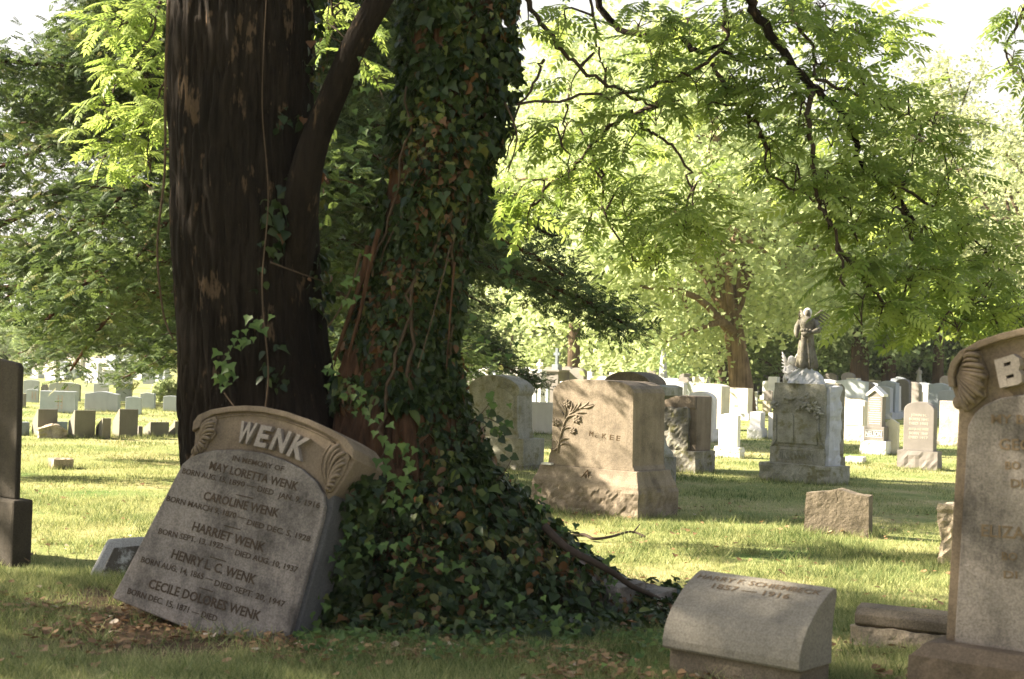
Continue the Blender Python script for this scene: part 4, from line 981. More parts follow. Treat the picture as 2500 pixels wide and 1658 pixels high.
# fallen white block
b = R3((245,480,530,1325,1415)); stone('fallen_block', 'low white fallen block lying in front of the gabled monument', 'stone block', *b, style='flat', mat='white', yaw=30, tmax=.3)
# obelisk
def obelisk(label, x0, x1, yt, ybs, yfoot, mat, tip=.55):
    C = at((x0+x1)/2, yfoot); k = C.y/F; w = (x1-x0)*k*.8; rt = empty('obelisk', C, -math.radians(38)); tag(rt, label, 'obelisk')
    zb = zat(C, (x0+x1)/2, ybs); zt = zat(C, (x0+x1)/2, yt); a = w*.62; s = w*.42
    MB().stack([(-.05, -a, a, -a, a), (zb*.45, -a, a, -a, a)]).build('base', M[mat], rt, bevel=.02)
    MB().stack([(zb*.45-.002, -a*.85, a*.85, -a*.85, a*.85), (zb, -a*.85, a*.85, -a*.85, a*.85)]).build('die', M[mat], rt, bevel=.02)
    MB().stack([(zb-.002, -s, s, -s, s), (zt-.2, -s*tip, s*tip, -s*tip, s*tip), (zt, -.01, .01, -.01, .01)]).build('shaft', M[mat], rt, bevel=.01)
obelisk('slender pale obelisk rising left of the oak', 1606, 1628, 846, 916, 972, 'pale')
obelisk('little pointed spire stone left of the oak trunk', 1722, 1740, 917, 938, 965, 'pale', .3)
def pillars():
    for x0, x1, yt, lb in ((1745, 1755, 905, 'left'), (1757, 1769, 899, 'right')):
        C = at(1763, 960); C = Vector((at(x0, 960).x, C.y, 0)); C.x = atd((x0+x1)/2, 930, C.y).x
        k = C.y/F; rt = empty('pillar', C); tag(rt, f'{lb} one of two little round-headed pillars left of the oak trunk', 'pillar'); w = (x1-x0)*k/2; z = lambda p: zat(C, x0, p)
        MB().prism([(-w, -.05), (w, -.05), (w, z(yt)-w), (w*.7, z(yt)-w*.3), (0, z(yt)), (-w*.7, z(yt)-w*.3), (-w, z(yt)-w)], -w, w).build('shaft', M['cream'], rt, bevel=.02)
        MB().box(-w*1.3, w*1.3, -w*1.3, w*1.3, -.05, z(945)).build('base', M['cream'], rt, bevel=.02)
pillars()
def figure(label, x, yt, yped, yf, mat, hw, name='small_statue'):
    """robed figure on a pedestal, far away"""
    C = at(x, yf); k = C.y/F; z = lambda p: zat(C, x, p); rt = empty(name, C, -.6); tag(rt, label, 'statue')
    zp = z(yped); w = hw*k
    MB().stack([(-.05, -w, w, -w, w), (zp*.25, -w, w, -w, w), (zp*.26, -w*.75, w*.75, -w*.75, w*.75), (zp*.85, -w*.7, w*.7, -w*.7, w*.7), (zp*.87, -w*1.05, w*1.05, -w*1.05, w*1.05), (zp, -w, w, -w, w)]).build('pedestal', M['taupe'], rt, bevel=.01)
    H = z(yt)-zp; mb = MB(); pr = [(0, .20), (.1, .19), (.3, .16), (.5, .13), (.62, .14), (.75, .15), (.82, .12), (.85, .05)]
    mb.tube([(0, 0, zp+p[0]*H) for p in pr], [p[1]*H for p in pr], 18, flat=.8, fn=lambda i, a, p: 1+.12*math.sin(a*6)*(1 if i < 5 else .2))
    mb.ball((0, -.01, zp+.92*H), .07*H, 10, 8, sz=1.15)
    for s in (-1, 1): mb.tube([(s*.13*H, 0, zp+.78*H), (s*.19*H, -.05*H, zp+.62*H), (s*.08*H, -.14*H, zp+.62*H)], [.05*H, .05*H, .03*H], 8)
    mb.build('body', M[mat], rt, smooth=True)
figure('pale statue on a tall pedestal among the far right stones', 2242, 897, 934, 985, 'white', 12)
figure('small pale robed figure above the cream block near the arch-capped monument', 1316, 876, 922, 990, 'white', 9)
figure('small weathered figure rising just above the arch-capped monument', 1246, 888, 915, 980, 'statue', 9)
def crosscol():
    C = at(1357, 985); k = C.y/F; z = lambda p: zat(C, 1357, p); rt = empty('cross_monument', C, -.6); tag(rt, 'grey cross column on a tall block base behind the oak branches', 'monument'); w = 17*k*.6
    MB().stack([(-.05, -w*1.3, w*1.3, -w*1.3, w*1.3), (z(940), -w*1.2, w*1.2, -w*1.2, w*1.2), (z(938), -w, w, -w, w), (z(890), -w*.9, w*.9, -w*.9, w*.9)]).build('base', M['darkblue'], rt, bevel=.02)
    s = w*.35; MB().box(-s, s, -s, s, z(891), z(850)).box(-s*2.4, s*2.4, -s*.9, s*.9, z(868), z(861)).build('cross', M['darkblue'], rt, bevel=.01)
    C = at(1335, 985); rt = empty('mausoleum_block', C, -.6); tag(rt, 'low grey walled tomb beside the cross column', 'tomb')
    MB().stack([(-.05, -1.3, .5, 0, 1.2), (zat(C, 1335, 908), -1.3, .5, 0, 1.2), (zat(C, 1335, 907), -1.4, .6, -.1, 1.3), (zat(C, 1335, 902), -1.4, .6, -.1, 1.3)]).build('wall', M['taupe'], rt, bevel=.02)
crosscol()
# lumpy rock in the front left row
def lump():
    b = L5((490,700,870,1010,1192)); C = at(b[1], b[4]); k = C.y/F; rt = empty('fallen_stone', C, math.radians(25)); tag(rt, 'lumpy light fallen stone lying before the leftmost slanted stones', 'stone block')
    h = zat(C, b[1], b[3]); w = 68*k
    fn = rockfn(.05, 6, 91)
    def f2(p, n):
        d = fn(p, n); d.z -= max(0, p.z)*.5*max(0, abs(p.x)/(w/2)-.2); return d
    gridblock(-w/2, w/2, 0, .3, -.05, h, .035, f2, 'stone_block', M['rock'], rt)
lump()
# ======== the big double-trunked tree with its ivy
LEAF = [(0,0,0), (-.20,.35,.06), (0,1,-.04), (.20,.35,.06)]
def comp_template(n=6):
    T = []; Fc = []
    for i in range(n):
        y = .22+.72*i/(n-1); zz = -.22*y*y
        for s in (-1, 1):
            k = len(T); l = .30*(1-.25*abs(i/(n-1)-.4)); a = 1.05-.35*i/n; dx, dy = math.sin(a)*s, math.cos(a)
            px, py = -dy*s, dx*s                    # across the leaflet
            w_ = .06
            T += [(0, y, zz), (dx*l*.45+px*w_, y+dy*l*.45+py*w_, zz-.02), (dx*l, y+dy*l, zz-.10), (dx*l*.45-px*w_, y+dy*l*.45-py*w_, zz-.02)]
            Fc.append((k, k+1, k+2, k+3))
    k = len(T); T += [(0, .94, -.19), (-.05, 1.08, -.24), (0, 1.25, -.33), (.05, 1.08, -.24)]; Fc.append((k, k+1, k+2, k+3))
    k = len(T); T += [(-.006, 0, 0), (-.006, .94, -.19), (.006, .94, -.19), (.006, 0, 0)]; Fc.append((k, k+1, k+2, k+3))
    return T, Fc
CT, CF = comp_template()
IVY = [(0,0,0), (-.28,-.1,.04), (-.55,.15,.1), (-.19,.5,.03), (0,1,-.12), (.19,.5,.03), (.55,.15,.1), (.28,-.1,.04), (0,.38,-.04)]
IVYF = [(0,8,2,1), (8,4,3,2), (0,7,6,8), (8,6,5,4)]
tree = empty('tree', (-1.2, 8.95, 0)); tag(tree, 'big dark double-trunked foreground tree with ivy-clad right trunk and overhanging leafy branches', 'tree')
def own(o, par):                            # parent while keeping world coordinates
    o.parent = par; o.matrix_parent_inverse = par.matrix_world.inverted(); return o
bpy.context.view_layer.update()
def smooth_path(pts, n):
    P = np.array([tuple(p) for p in pts], float); t = np.linspace(0, len(P)-1, n); out = []
    for u in t:
        i = min(int(u), len(P)-2); f = u-i; a = P[max(i-1, 0)]; b = P[i]; c = P[i+1]; d = P[min(i+2, len(P)-1)]
        out.append(.5*((2*b)+(c-a)*f+(2*a-5*b+4*c-d)*f*f+(3*b-a-3*c+d)*f**3))
    return out
def barkfn(amp, fr, seed, ring=0):
    def fn(i, a, p):
        c, s_ = math.cos(a), math.sin(a)
        v = noise.noise(Vector((c*fr, s_*fr, p[2]*.9+seed)))*.6+noise.noise(Vector((c*fr*2.6, s_*fr*2.6, p[2]*2.2+seed)))*.3+noise.noise(Vector((c*1.2, s_*1.2, p[2]*.5+seed)))*1.1
        return 1+amp*v
    return fn
TR = {}
def ridgefn(amp, fr, seed, ridge):
    b = barkfn(amp, 6, seed)
    def fn(i, a, p):
        c, s_ = math.cos(a), math.sin(a); wob = .25*noise.noise(Vector((c*2, s_*2, p[2]*1.5)))
        v = 1-abs(noise.noise(Vector((c*fr+wob*4, s_*fr+wob*4, p[2]*3.1+seed))))*2.2; w = 1-abs(noise.noise(Vector((c*fr*.5+7, s_*fr*.5, p[2]*1.1+seed))))*2
        return b(i, a, p)-ridge*max(0, v)**3-ridge*.8*max(0, w)**4+.006*noise.noise(Vector((c*fr*3, s_*fr*3, p[2]*14)))
    return fn
def trunk(name, pts, seg, n, amp, mat, fr=6, seed=0, ridge=0):
    W = [(*tuple(atd(x, y, d)), r*d/F) for x, y, r, d in pts]; S = smooth_path(W, n)
    P = [Vector(s[:3]) for s in S]; R = [s[3] for s in S]
    mb = MB(); mb.tube(P, R, seg, fn=ridgefn(amp, fr, seed, ridge) if ridge else barkfn(amp, fr, seed)); TR[name+str(seed)] = (P, R)
    return own(mb.build(name, mat, None, smooth=True), tree), P, R
_, PL, RL = trunk('trunk', [(700,1530,310,9.0), (680,1440,262,9.0), (655,1250,228,9.0), (640,1100,206,9), (622,950,193,9), (612,800,186,9), (603,650,184,9), (597,500,183,9), (590,250,178,9), (586,0,179,9.02), (585,-300,172,9.1), (590,-900,160,9.3), (600,-1900,120,9.6)], 300, 260, .06, M['bark'], 9, 1, ridge=.045)
_, PR, RR = trunk('trunk', [(1020,1520,330,8.95), (1015,1400,262,8.9), (990,1250,205,8.9), (970,1050,165,8.9), (968,900,140,8.9), (985,800,122,8.9), (1015,650,112,8.9), (1045,500,110,8.9), (1082,250,110,8.9), (1102,60,114,8.9), (1105,-200,118,8.95), (1130,-700,105,9.1), (1180,-1600,80,9.4)], 200, 200, .10, M['barkred'], 7, 2, ridge=.09)
_, PM, RM = trunk('limb', [(728,740,24,8.85), (728,610,40,8.74), (735,500,43,8.66), (746,423,40,8.62), (772,333,35,8.6), (822,211,32,8.55), (867,106,31,8.5), (925,0,31,8.5), (985,-110,30,8.5), (1090,-400,30,8.4), (1270,-900,26,8.2)], 80, 110, .07, M['bark'], 5, 3, ridge=.03)
# loose strips of bark and thin vines along the trunks
def strand(name, pts, r, mat, d=8.6, par=tree):
    mb = MB(); S = smooth_path([tuple(atd(x, y, dd)) for x, y, dd in pts], 6*len(pts)); mb.tube([Vector(s) for s in S], [r*(1-.5*i/len(S)) for i in range(len(S))], 6)
    return own(mb.build(name, mat, None, smooth=True), par)
for pts, r in [([(900,600,8.68),(880,690,8.68),(850,780,8.66),(815,880,8.66)], .022), ([(925,560,8.6),(900,660,8.58),(880,760,8.56),(850,870,8.54)], .018), ([(1110,640,8.5),(1100,760,8.46),(1090,900,8.4)], .008)]: strand('bark_strip', pts, r, M['barkred'])
vn = empty('ivy_plant', tuple(PR[8])); tag(vn, 'dark glossy ivy and creeper covering the right trunk and heaped around its foot', 'ivy')
bpy.context.view_layer.update()
for pts, r in [([(412,0,8.6),(404,200,8.6),(402,420,8.6),(384,600,8.6),(398,760,8.6),(424,830,8.6)], .011), ([(648,1000,8.4),(655,900,8.42),(640,700,8.45),(655,480,8.45),(640,250,8.5),(650,0,8.5)], .006), ([(548,960,8.35),(570,990,8.3),(590,1010,8.2)], .005), ([(660,640,8.44),(740,670,8.5),(800,690,8.6)], .005), ([(1232,250,8.7),(1262,330,8.6),(1240,420,8.6)], .008), ([(1100,600,8.5),(1060,760,8.4),(1020,900,8.3)], .005), ([(880,620,8.4),(850,720,8.5),(800,800,8.6)], .009)]: strand('vine_stem', pts, r, M['vine'], par=vn)

def surf_pts(P, R, n, rs, z0=None, z1=None, front=True):
    P = np.array([tuple(p) for p in P]); R = np.array(R); z = P[:, 2]
    zz = rs.uniform(z0 if z0 is not None else z.min(), z1 if z1 is not None else z.max(), n)
    cx = np.interp(zz, z, P[:, 0]); cy = np.interp(zz, z, P[:, 1]); rr = np.interp(zz, z, R)
    a = rs.uniform(math.pi*.92, math.pi*2.12, n) if front else rs.uniform(0, 2*math.pi, n)
    nn = np.stack([np.cos(a), np.sin(a), np.zeros(n)], 1)
    return np.stack([cx, cy, zz], 1)+nn*rr[:, None], nn, a
def mound_r(z):
    return np.interp(z, [0, .2, .45, .85, 1.2, 1.5, 1.8], [1.60, 1.22, .88, .46, .27, .18, .1])
MC = np.array([float(atd(1000, 1300, 8.85).x), 8.85])
def mound_ang(a):                           # a: 0 right, -90 front, 180 left
    d = np.degrees(np.mod(a, 2*math.pi)); return np.interp(d, [0, 30, 90, 180, 235, 270, 315, 345, 360], [1, .95, .7, .50, .52, .66, .86, 1, 1])
def mound():
    V = []; nz, na = 26, 72
    for j in range(nz):
        z = -.05+1.8*j/(nz-1)
        for i in range(na):
            a = 2*math.pi*i/na; r = float(mound_r(max(z, 0)))*float(mound_ang(np.array(a)) if z < 1.2 else 1)*.88-.03
            r *= 1+.12*noise.noise(Vector((math.cos(a)*2, math.sin(a)*2, z*3)))
            V.append((MC[0]+r*math.cos(a), MC[1]+r*math.sin(a), z))
    Fc = [(j*na+i, j*na+(i+1) % na, (j+1)*na+(i+1) % na, (j+1)*na+i) for j in range(nz-1) for i in range(na)]
    own(mesh_np('root_heap', V, Fc, M['soil'], smooth=True), vn)
mound()
def ivy():
    rs = np.random.default_rng(11)
    A = []; B = []
    p, n, a = surf_pts(PR, RR, 15000, rs, 1.2, 6.6)
    # patchy: leave some bark bare on the left flank
    k = np.array([noise.noise(Vector((q[0]*2.2, q[1]*2.2, q[2]*1.3))) for q in p]); z = p[:, 2]
    thin = np.array([noise.noise(Vector((q[0]*7, q[1]*7, q[2]*5))) for q in p]); keep = (k > -.8) & (thin+.5*k > -.85+.25*rs.random(len(p))) & ~((np.cos(a) < -.6) & (z > 1.4) & (z < 2.7) & (k < .12))
    lump = .05+.14*np.clip(np.array([noise.noise(Vector((q[0]*1.6+9, q[1]*1.6, q[2]*1.1))) for q in p])+.35, 0, 1)+.05*np.clip(np.cos(a), 0, 1)*np.clip(1-abs(p[:, 2]-3.4)/2.0, .0, 1)
    off = rs.uniform(.0, 1, len(p))*lump*np.clip((p[:, 2]-.9)/1.6, .3, 1)*np.where(np.cos(a) < -.35, .25, 1)*1.05
    p = p+n*off[:, None]; A.append(p[keep]); B.append(n[keep])
    # the heap at the foot
    m = 16000; z = rs.uniform(0, 1, m)**1.25*1.75; a = rs.uniform(math.pi*.95, math.pi*2.18, m)
    r = mound_r(z)*np.where(z < 1.25, mound_ang(a), 1); r = r*(1+.10*np.array([noise.noise(Vector((math.cos(t)*3, math.sin(t)*3, q*4))) for t, q in zip(a, z)]))
    nn = np.stack([np.cos(a), np.sin(a), np.full(m, .45)], 1); nn /= np.linalg.norm(nn, axis=1, keepdims=True)
    p = np.stack([MC[0]+r*np.cos(a), MC[1]+r*np.sin(a), z], 1)+nn*rs.uniform(-.05, .09, m)[:, None]
    A.append(p); B.append(nn)
    # fringe creeping over the grass
    m = 2600; a = rs.uniform(math.pi*1.08, math.pi*2.12, m); rr = mound_r(np.zeros(m))*mound_ang(a)*rs.uniform(.9, 1.22, m)
    p = np.stack([MC[0]+rr*np.cos(a), MC[1]+rr*np.sin(a), rs.uniform(.01, .12, m)], 1); A.append(p); B.append(np.stack([np.cos(a)*.3, np.sin(a)*.3, np.ones(m)], 1))
    # thin sprinkle on the right flank of the left trunk
    p, n, a = surf_pts(PL, RL, 2600, rs, 1.3, 6); k = np.array([noise.noise(Vector((q[0]*3, 5, q[2]*2.1))) for q in p])
    keep = (np.cos(a) > .28) & (k > .12) | ((np.cos(a) > .9) & (k > -.2)); p = p+n*rs.uniform(0, .05, len(p))[:, None]; A.append(p[keep]); B.append(n[keep])
    P = np.concatenate(A); Nn = np.concatenate(B); n = len(P)
    nrm = Nn+rvec(n, rs)*.95+np.array([0, 0, .25]); up = np.array([0, 0, -1.0])+rvec(n, rs)*.6+Nn*.25
    sz = rs.uniform(.032, .095, n)*rs.uniform(.7, 1, n)*(1+.6*np.array([noise.noise(Vector((q[0]*2.5, q[1]*2.5+4, q[2]*2.5))) for q in P]))
    reg = np.array([noise.noise(Vector((q[0]*1.9+3, q[1]*1.9, q[2]*1.5))) for q in P]); tone = np.clip(rs.random(n)**1.1*(.93+.4*reg), 0, .93); nb = rs.random(n) < np.clip(.05+.22*reg, .01, .2); tone[nb] = 1
    k1 = rs.random(n) < .62; OV = [(0,0,0), (-.24,.06,.05), (-.40,.36,.10), (-.26,.72,.05), (0,1.05,-.14), (.26,.72,.05), (.40,.36,.10), (.24,.06,.05), (0,.42,-.05)]
    for kk_, T_, F_ in ((k1, OV, HEARTF), (~k1, IVY, IVYF)): own(leaf_field('ivy_leaves', P[kk_], nrm[kk_], up[kk_], sz[kk_], T_, F_, M['ivy'], tone=tone[kk_]), vn)
    st = MB()
    for _ in range(9):                     # woody stems crawling up the bark
        a0 = rs.uniform(math.pi*1.0, math.pi*1.95); z0 = rs.uniform(.9, 3.2); S = []
        for i in range(14):
            z = z0+i*.09; a0 += rs.normal()*.09; cx = np.interp(z, [q.z for q in PR], [q.x for q in PR]); cy = np.interp(z, [q.z for q in PR], [q.y for q in PR]); r = np.interp(z, [q.z for q in PR], RR)+.035
            S.append(Vector((cx+r*math.cos(a0), cy+r*math.sin(a0), z)))
        st.tube(S, [rs.uniform(.004, .011)]*14, 6)
    for _ in range(22):
        a0 = rs.uniform(math.pi*1.05, math.pi*2.0); z0 = rs.uniform(.2, .8); S = []
        for i in range(14):
            z = z0+i*.06; a0 += rs.normal()*.05; r = mound_r(z)*mound_ang(np.array(a0))+.03; S.append(Vector((MC[0]+r*math.cos(a0), MC[1]+r*math.sin(a0), z)))
        st.tube(S, [rs.uniform(.003, .008)]*14, 6)
    own(st.build('woody_stems', M['vine'], None, smooth=True), vn)
    # lighter creeper leaves in loose chains
    C = []; 
    def chain(pts, n, spread, s0=.05, s1=.085):
        S = smooth_path([tuple(atd(*p)) for p in pts], n)
        for s in S: C.append((*(np.array(s)+rs.normal(size=3)*spread), rs.uniform(s0, s1)))
    chain([(650,772,8.35),(615,800,8.33),(572,850,8.3),(545,890,8.3),(565,925,8.28)], 26, .035, .05, .10)
    chain([(530,905,8.3),(540,940,8.3)], 6, .03); chain([(800,905,8.3),(840,930,8.3),(870,960,8.2),(895,1010,8.2)], 22, .035, .04, .07)
    chain([(925,1010,7.95),(935,1080,7.9),(960,1140,7.85),(975,1180,7.8),(1000,1240,7.8)], 26, .035, .06, .10); chain([(1000,1080,7.9),(990,1130,7.85)], 8, .04, .06, .09)
    chain([(830,1270,7.8),(870,1320,7.75),(950,1350,7.7),(1020,1370,7.7),(1100,1380,7.7)], 40, .09, .04, .085); chain([(1120,1500,7.6),(1240,1510,7.6),(1320,1540,7.55),(1420,1560,7.5)], 40, .09, .04, .085)
    chain([(765,1430,7.75),(800,1500,7.7)], 10, .04); chain([(1370,1380,8.3),(1440,1400,8.4),(1500,1420,8.4)], 18, .05, .03, .06); chain([(1290,1180,8.6),(1340,1250,8.6),(1400,1330,8.7),(1450,1380,8.7)], 30, .05, .04, .08)
    chain([(1180,960,8.6),(1215,1010,8.6),(1205,1040,8.6)], 16, .04, .05, .09)
    chain([(1230,560,8.4),(1240,700,8.4),(1215,850,8.4)], 26, .06, .05, .085); chain([(860,180,8.5),(900,320,8.5),(880,480,8.5)], 20, .05, .04, .07); chain([(840,730,8.4),(870,640,8.4)], 10, .05)
    C = np.array(C); n = len(C)
    own(leaf_field('creeper_leaves', C[:, :3], np.array([0, -1, .5])+rvec(n, rs)*.5, np.array([0, 0, -1.])+rvec(n, rs)*.6, C[:, 3]*.72, IVY, IVYF, M['vineleaf']), vn)
    # ivy hugging the side of the leaning stone
    m = 520; px = rs.uniform(0, 1, m); py = rs.uniform(1160, 1545, m); x0 = np.interp(py, [1160, 1545], [872, 775]); d = rs.uniform(7.75, 8.0, m)
    Q = np.array([tuple(atd(x0[i]+(px[i]**.8-.18)*85, py[i], d[i])) for i in range(m)])
    own(leaf_field('ivy_leaves', Q, np.array([-.3, -1, .4])+rvec(m, rs)*.7, np.array([0, 0, -1.])+rvec(m, rs)*.6, rs.uniform(.03, .075, m), IVY, IVYF, M['ivy'], tone=rs.random(m)*.92), vn)
    # low creeper and weeds spilling onto the grass in front
    m = 1500; Q = np.array([tuple(at(x, y, z)) for x, y, z in zip(rs.uniform(720, 1630, m), 1535+np.abs(rs.normal(size=m))*32, rs.uniform(.01, .09, m))]); kk = np.array([noise.noise(Vector((q[0]*3, q[1]*4, 2))) for q in Q]); Q = Q[kk > -.05]; m = len(Q)
    own(leaf_field('ground_creeper', Q, np.array([0, -.3, 1.])+rvec(m, rs)*.6, rvec(m, rs), rs.uniform(.02, .055, m), IVY, IVYF, M['vineleaf']), vn)
    # two small sprigs standing out against the stones
    for x0, y0, x1, y1 in [(1185,1020,1235,1045), (1190,1040,1225,1075), (1175,1010,1195,985), (1230,1155,1250,1120)]: strand('sprig', [(x0-25, y0+25, 8.6), (x0, y0, 8.6), (x1, y1, 8.6)], .004, M['vine'], par=vn)
    D = []; 
    for x, y in [(1168,1015),(1196,1006),(1212,1024),(1190,1032),(1203,1052),(1226,1040),(1232,1052),(1222,1068),(1238,1090),(1250,1112),(1222,1118),(1150,1040)]: D.append(tuple(atd(x, y, 8.55)))
    n = len(D); own(leaf_field('sprig_leaves', np.array(D), np.array([0, -1, .3])+rvec(n, rs)*.4, np.array([.6, 0, -.5])+rvec(n, rs)*.5, .052, HEART, HEARTF, M['ivy'], tone=rs.random(n)*.6), vn)
ivy()
# ---- traced overhanging branches (picture column, row, distance)
BR = [
 ([(1810,-120,8.6),(1833,0,8.7),(1857,54,8.8),(1926,145,8.9),(1980,207,9.0),(2045,260,9.1),(2076,302,9.1),(2099,383,9.2),(2156,452,9.2),(2206,501,9.3),(2240,560,9.3)], 13),
 ([(1978,212,9.0),(1974,268,8.9),(1980,383,8.8),(1999,490,8.8),(2022,536,8.7),(2049,597,8.7),(2062,700,8.7)], 7),
 ([(1905,-120,9.4),(1926,0,9.4),(1953,69,9.3),(1988,126,9.2),(1984,184,9.0)], 7),
 ([(1430,-120,9.6),(1464,0,9.6),(1506,69,9.6),(1583,88,9.5),(1659,96,9.5),(1694,126,9.4),(1755,119,9.3),(1797,149,9.2),(1900,145,9.0)], 10),
 ([(1760,-100,9.3),(1770,0,9.3),(1774,77,9.3),(1755,126,9.2),(1697,168,9.2),(1621,203,9.2),(1525,230,9.1),(1391,241,9.0),(1277,253,8.9),(1223,228,8.8),(1150,190,8.8)], 6),
 ([(1240,-100,9.1),(1280,0,9.1),(1326,61,9.1),(1365,119,9.1),(1430,172,9.1),(1525,230,9.2),(1590,256,9.2),(1650,250,9.3)], 7),
 ([(1640,240,9.3),(1583,268,9.4),(1525,283,9.4),(1476,325,9.4),(1437,371,9.5),(1384,425,9.6),(1349,452,9.6),(1300,500,9.6)], 8),
 ([(1445,375,9.5),(1464,432,9.5),(1476,505,9.4),(1498,566,9.4),(1540,620,9.4),(1600,660,9.4)], 4.5),
 ([(1560,300,9.4),(1583,325,9.4),(1629,344,9.3),(1678,406,9.3),(1682,459,9.3),(1675,528,9.3),(1680,590,9.3)], 4.5),
 ([(1736,149,9.2),(1766,210,9.2),(1774,249,9.2),(1820,272,9.2),(1854,321,9.2),(1870,364,9.2),(1873,421,9.2),(1965,478,9.1),(2010,500,9.0)], 6),
 ([(1445,-60,9.3),(1450,60,9.3),(1458,125,9.3),(1478,170,9.3),(1480,230,9.3)], 4),
 ([(1322,143,9.0),(1310,185,9.0),(1270,260,8.9),(1250,350,8.9),(1235,400,8.9)], 4),
 ([(2206,501,9.3),(2240,600,9.4),(2300,680,9.5),(2380,740,9.6)], 6),
 ([(2130,420,9.2),(2220,470,9.4),(2330,540,9.6),(2420,620,9.7)], 5),
 ([(1984,184,9.0),(2080,230,9.3),(2180,270,9.5),(2270,300,9.6)], 5),
 ([(1953,69,9.3),(2050,70,9.6),(2150,90,9.8)], 5),
 ([(2049,597,8.7),(2120,700,8.9),(2200,780,9.1),(2300,810,9.2)], 5),
 ([(1383,252,9.0),(1380,350,9.0),(1388,440,9.0)], 3),
 # left of the trunk
 ([(470,-200,11.2),(400,-40,12.4),(382,60,12.5),(330,150,12.6),(262,250,12.6)], 6),
 ([(450,120,11.2),(405,200,12.2),(345,300,12.4),(250,390,12.5)], 5),
 ([(900,-150,10.6),(840,-20,10.8),(800,60,10.8)], 5),
 ([(2560,-60,9.3),(2500,40,9.3),(2455,110,9.3)], 6),
]
CL = [  # leaf masses: column, row, distance, half width px, half height px, number of compound leaves
 (1290,40,9.1,70,60,14),(1380,60,9.3,80,70,16),(1560,60,9.5,90,80,34),(1680,60,9.4,90,80,42),(1780,50,9.3,90,90,46),(1880,60,9.2,80,90,46),(1990,40,9.5,90,70,50),(2090,90,9.6,90,80,52),(2160,60,9.8,60,60,22),
 (1600,160,9.4,90,60,34),(1700,210,9.3,80,70,36),(1800,210,9.2,80,70,34),(1900,200,9.1,80,80,38),(2010,180,9.3,90,80,50),(2110,200,9.5,90,80,50),(2200,230,9.6,80,80,38),(2280,290,9.7,60,70,22),
 (1480,200,9.3,70,60,14),(1400,190,9.2,70,50,9),(1460,290,9.4,80,60,22),(1370,330,9.5,80,70,22),(1290,340,9.3,60,70,16),(1530,360,9.4,70,60,24),(1600,270,9.4,70,60,22),(1280,450,9.5,60,60,22),(1370,460,9.6,70,60,26),
 (1460,430,9.5,60,60,24),(1520,500,9.4,60,60,26),(1560,570,9.4,60,60,28),(1600,630,9.4,50,50,20),(1290,520,9.6,60,40,16),(1440,540,9.5,60,40,16),(1690,480,9.3,50,60,22),(1670,550,9.3,55,50,22),(1700,560,9.3,50,50,14),
 (1830,300,9.2,70,70,26),(1740,310,9.3,70,60,22),(1880,370,9.2,60,60,20),(1950,300,9.1,70,70,30),(2040,320,9.2,80,70,36),(2140,330,9.4,80,70,40),(2230,360,9.5,80,70,34),(2310,400,9.6,50,60,18),(1940,450,9.0,60,60,24),
 (2030,430,9.0,70,70,34),(2110,430,9.2,70,70,34),(2200,450,9.4,80,70,40),(2290,480,9.5,70,70,34),(2020,530,8.9,50,50,22),(2080,540,9.0,70,70,36),(2170,560,9.2,80,70,42),(2260,580,9.4,80,70,42),(2350,570,9.6,70,60,30),(2400,620,9.7,60,50,24),
 (2085,640,8.9,50,55,22),(2130,660,9.0,80,70,38),(2220,690,9.2,80,70,42),(2310,680,9.4,80,70,42),(2400,700,9.6,70,70,36),(2470,700,9.7,50,60,22),(2105,740,8.8,45,45,16),(2150,760,9.0,70,50,30),(2240,790,9.1,70,45,28),(2330,780,9.3,70,50,30),(2430,780,9.5,60,50,26),(2490,780,9.6,40,60,16),
 (300,60,12.5,80,70,57),(370,40,12.5,50,70,49),(280,170,12.6,60,70,45),(350,180,12.5,60,70,49),(260,270,12.6,50,60,34),(330,290,12.5,70,60,45),(280,370,12.5,60,45,38),(360,380,12.4,50,60,34),(240,420,12.5,45,35,19),(390,270,12.4,30,80,22),
 (800,40,10.8,60,60,16),(880,60,10.8,50,60,16),(910,180,10.8,40,70,12),(860,120,10.9,30,50,7),(800,110,10.9,30,40,6),
 (2480,60,9.3,40,50,14),(2470,140,9.3,35,50,12),(2500,200,9.3,30,40,8),
]
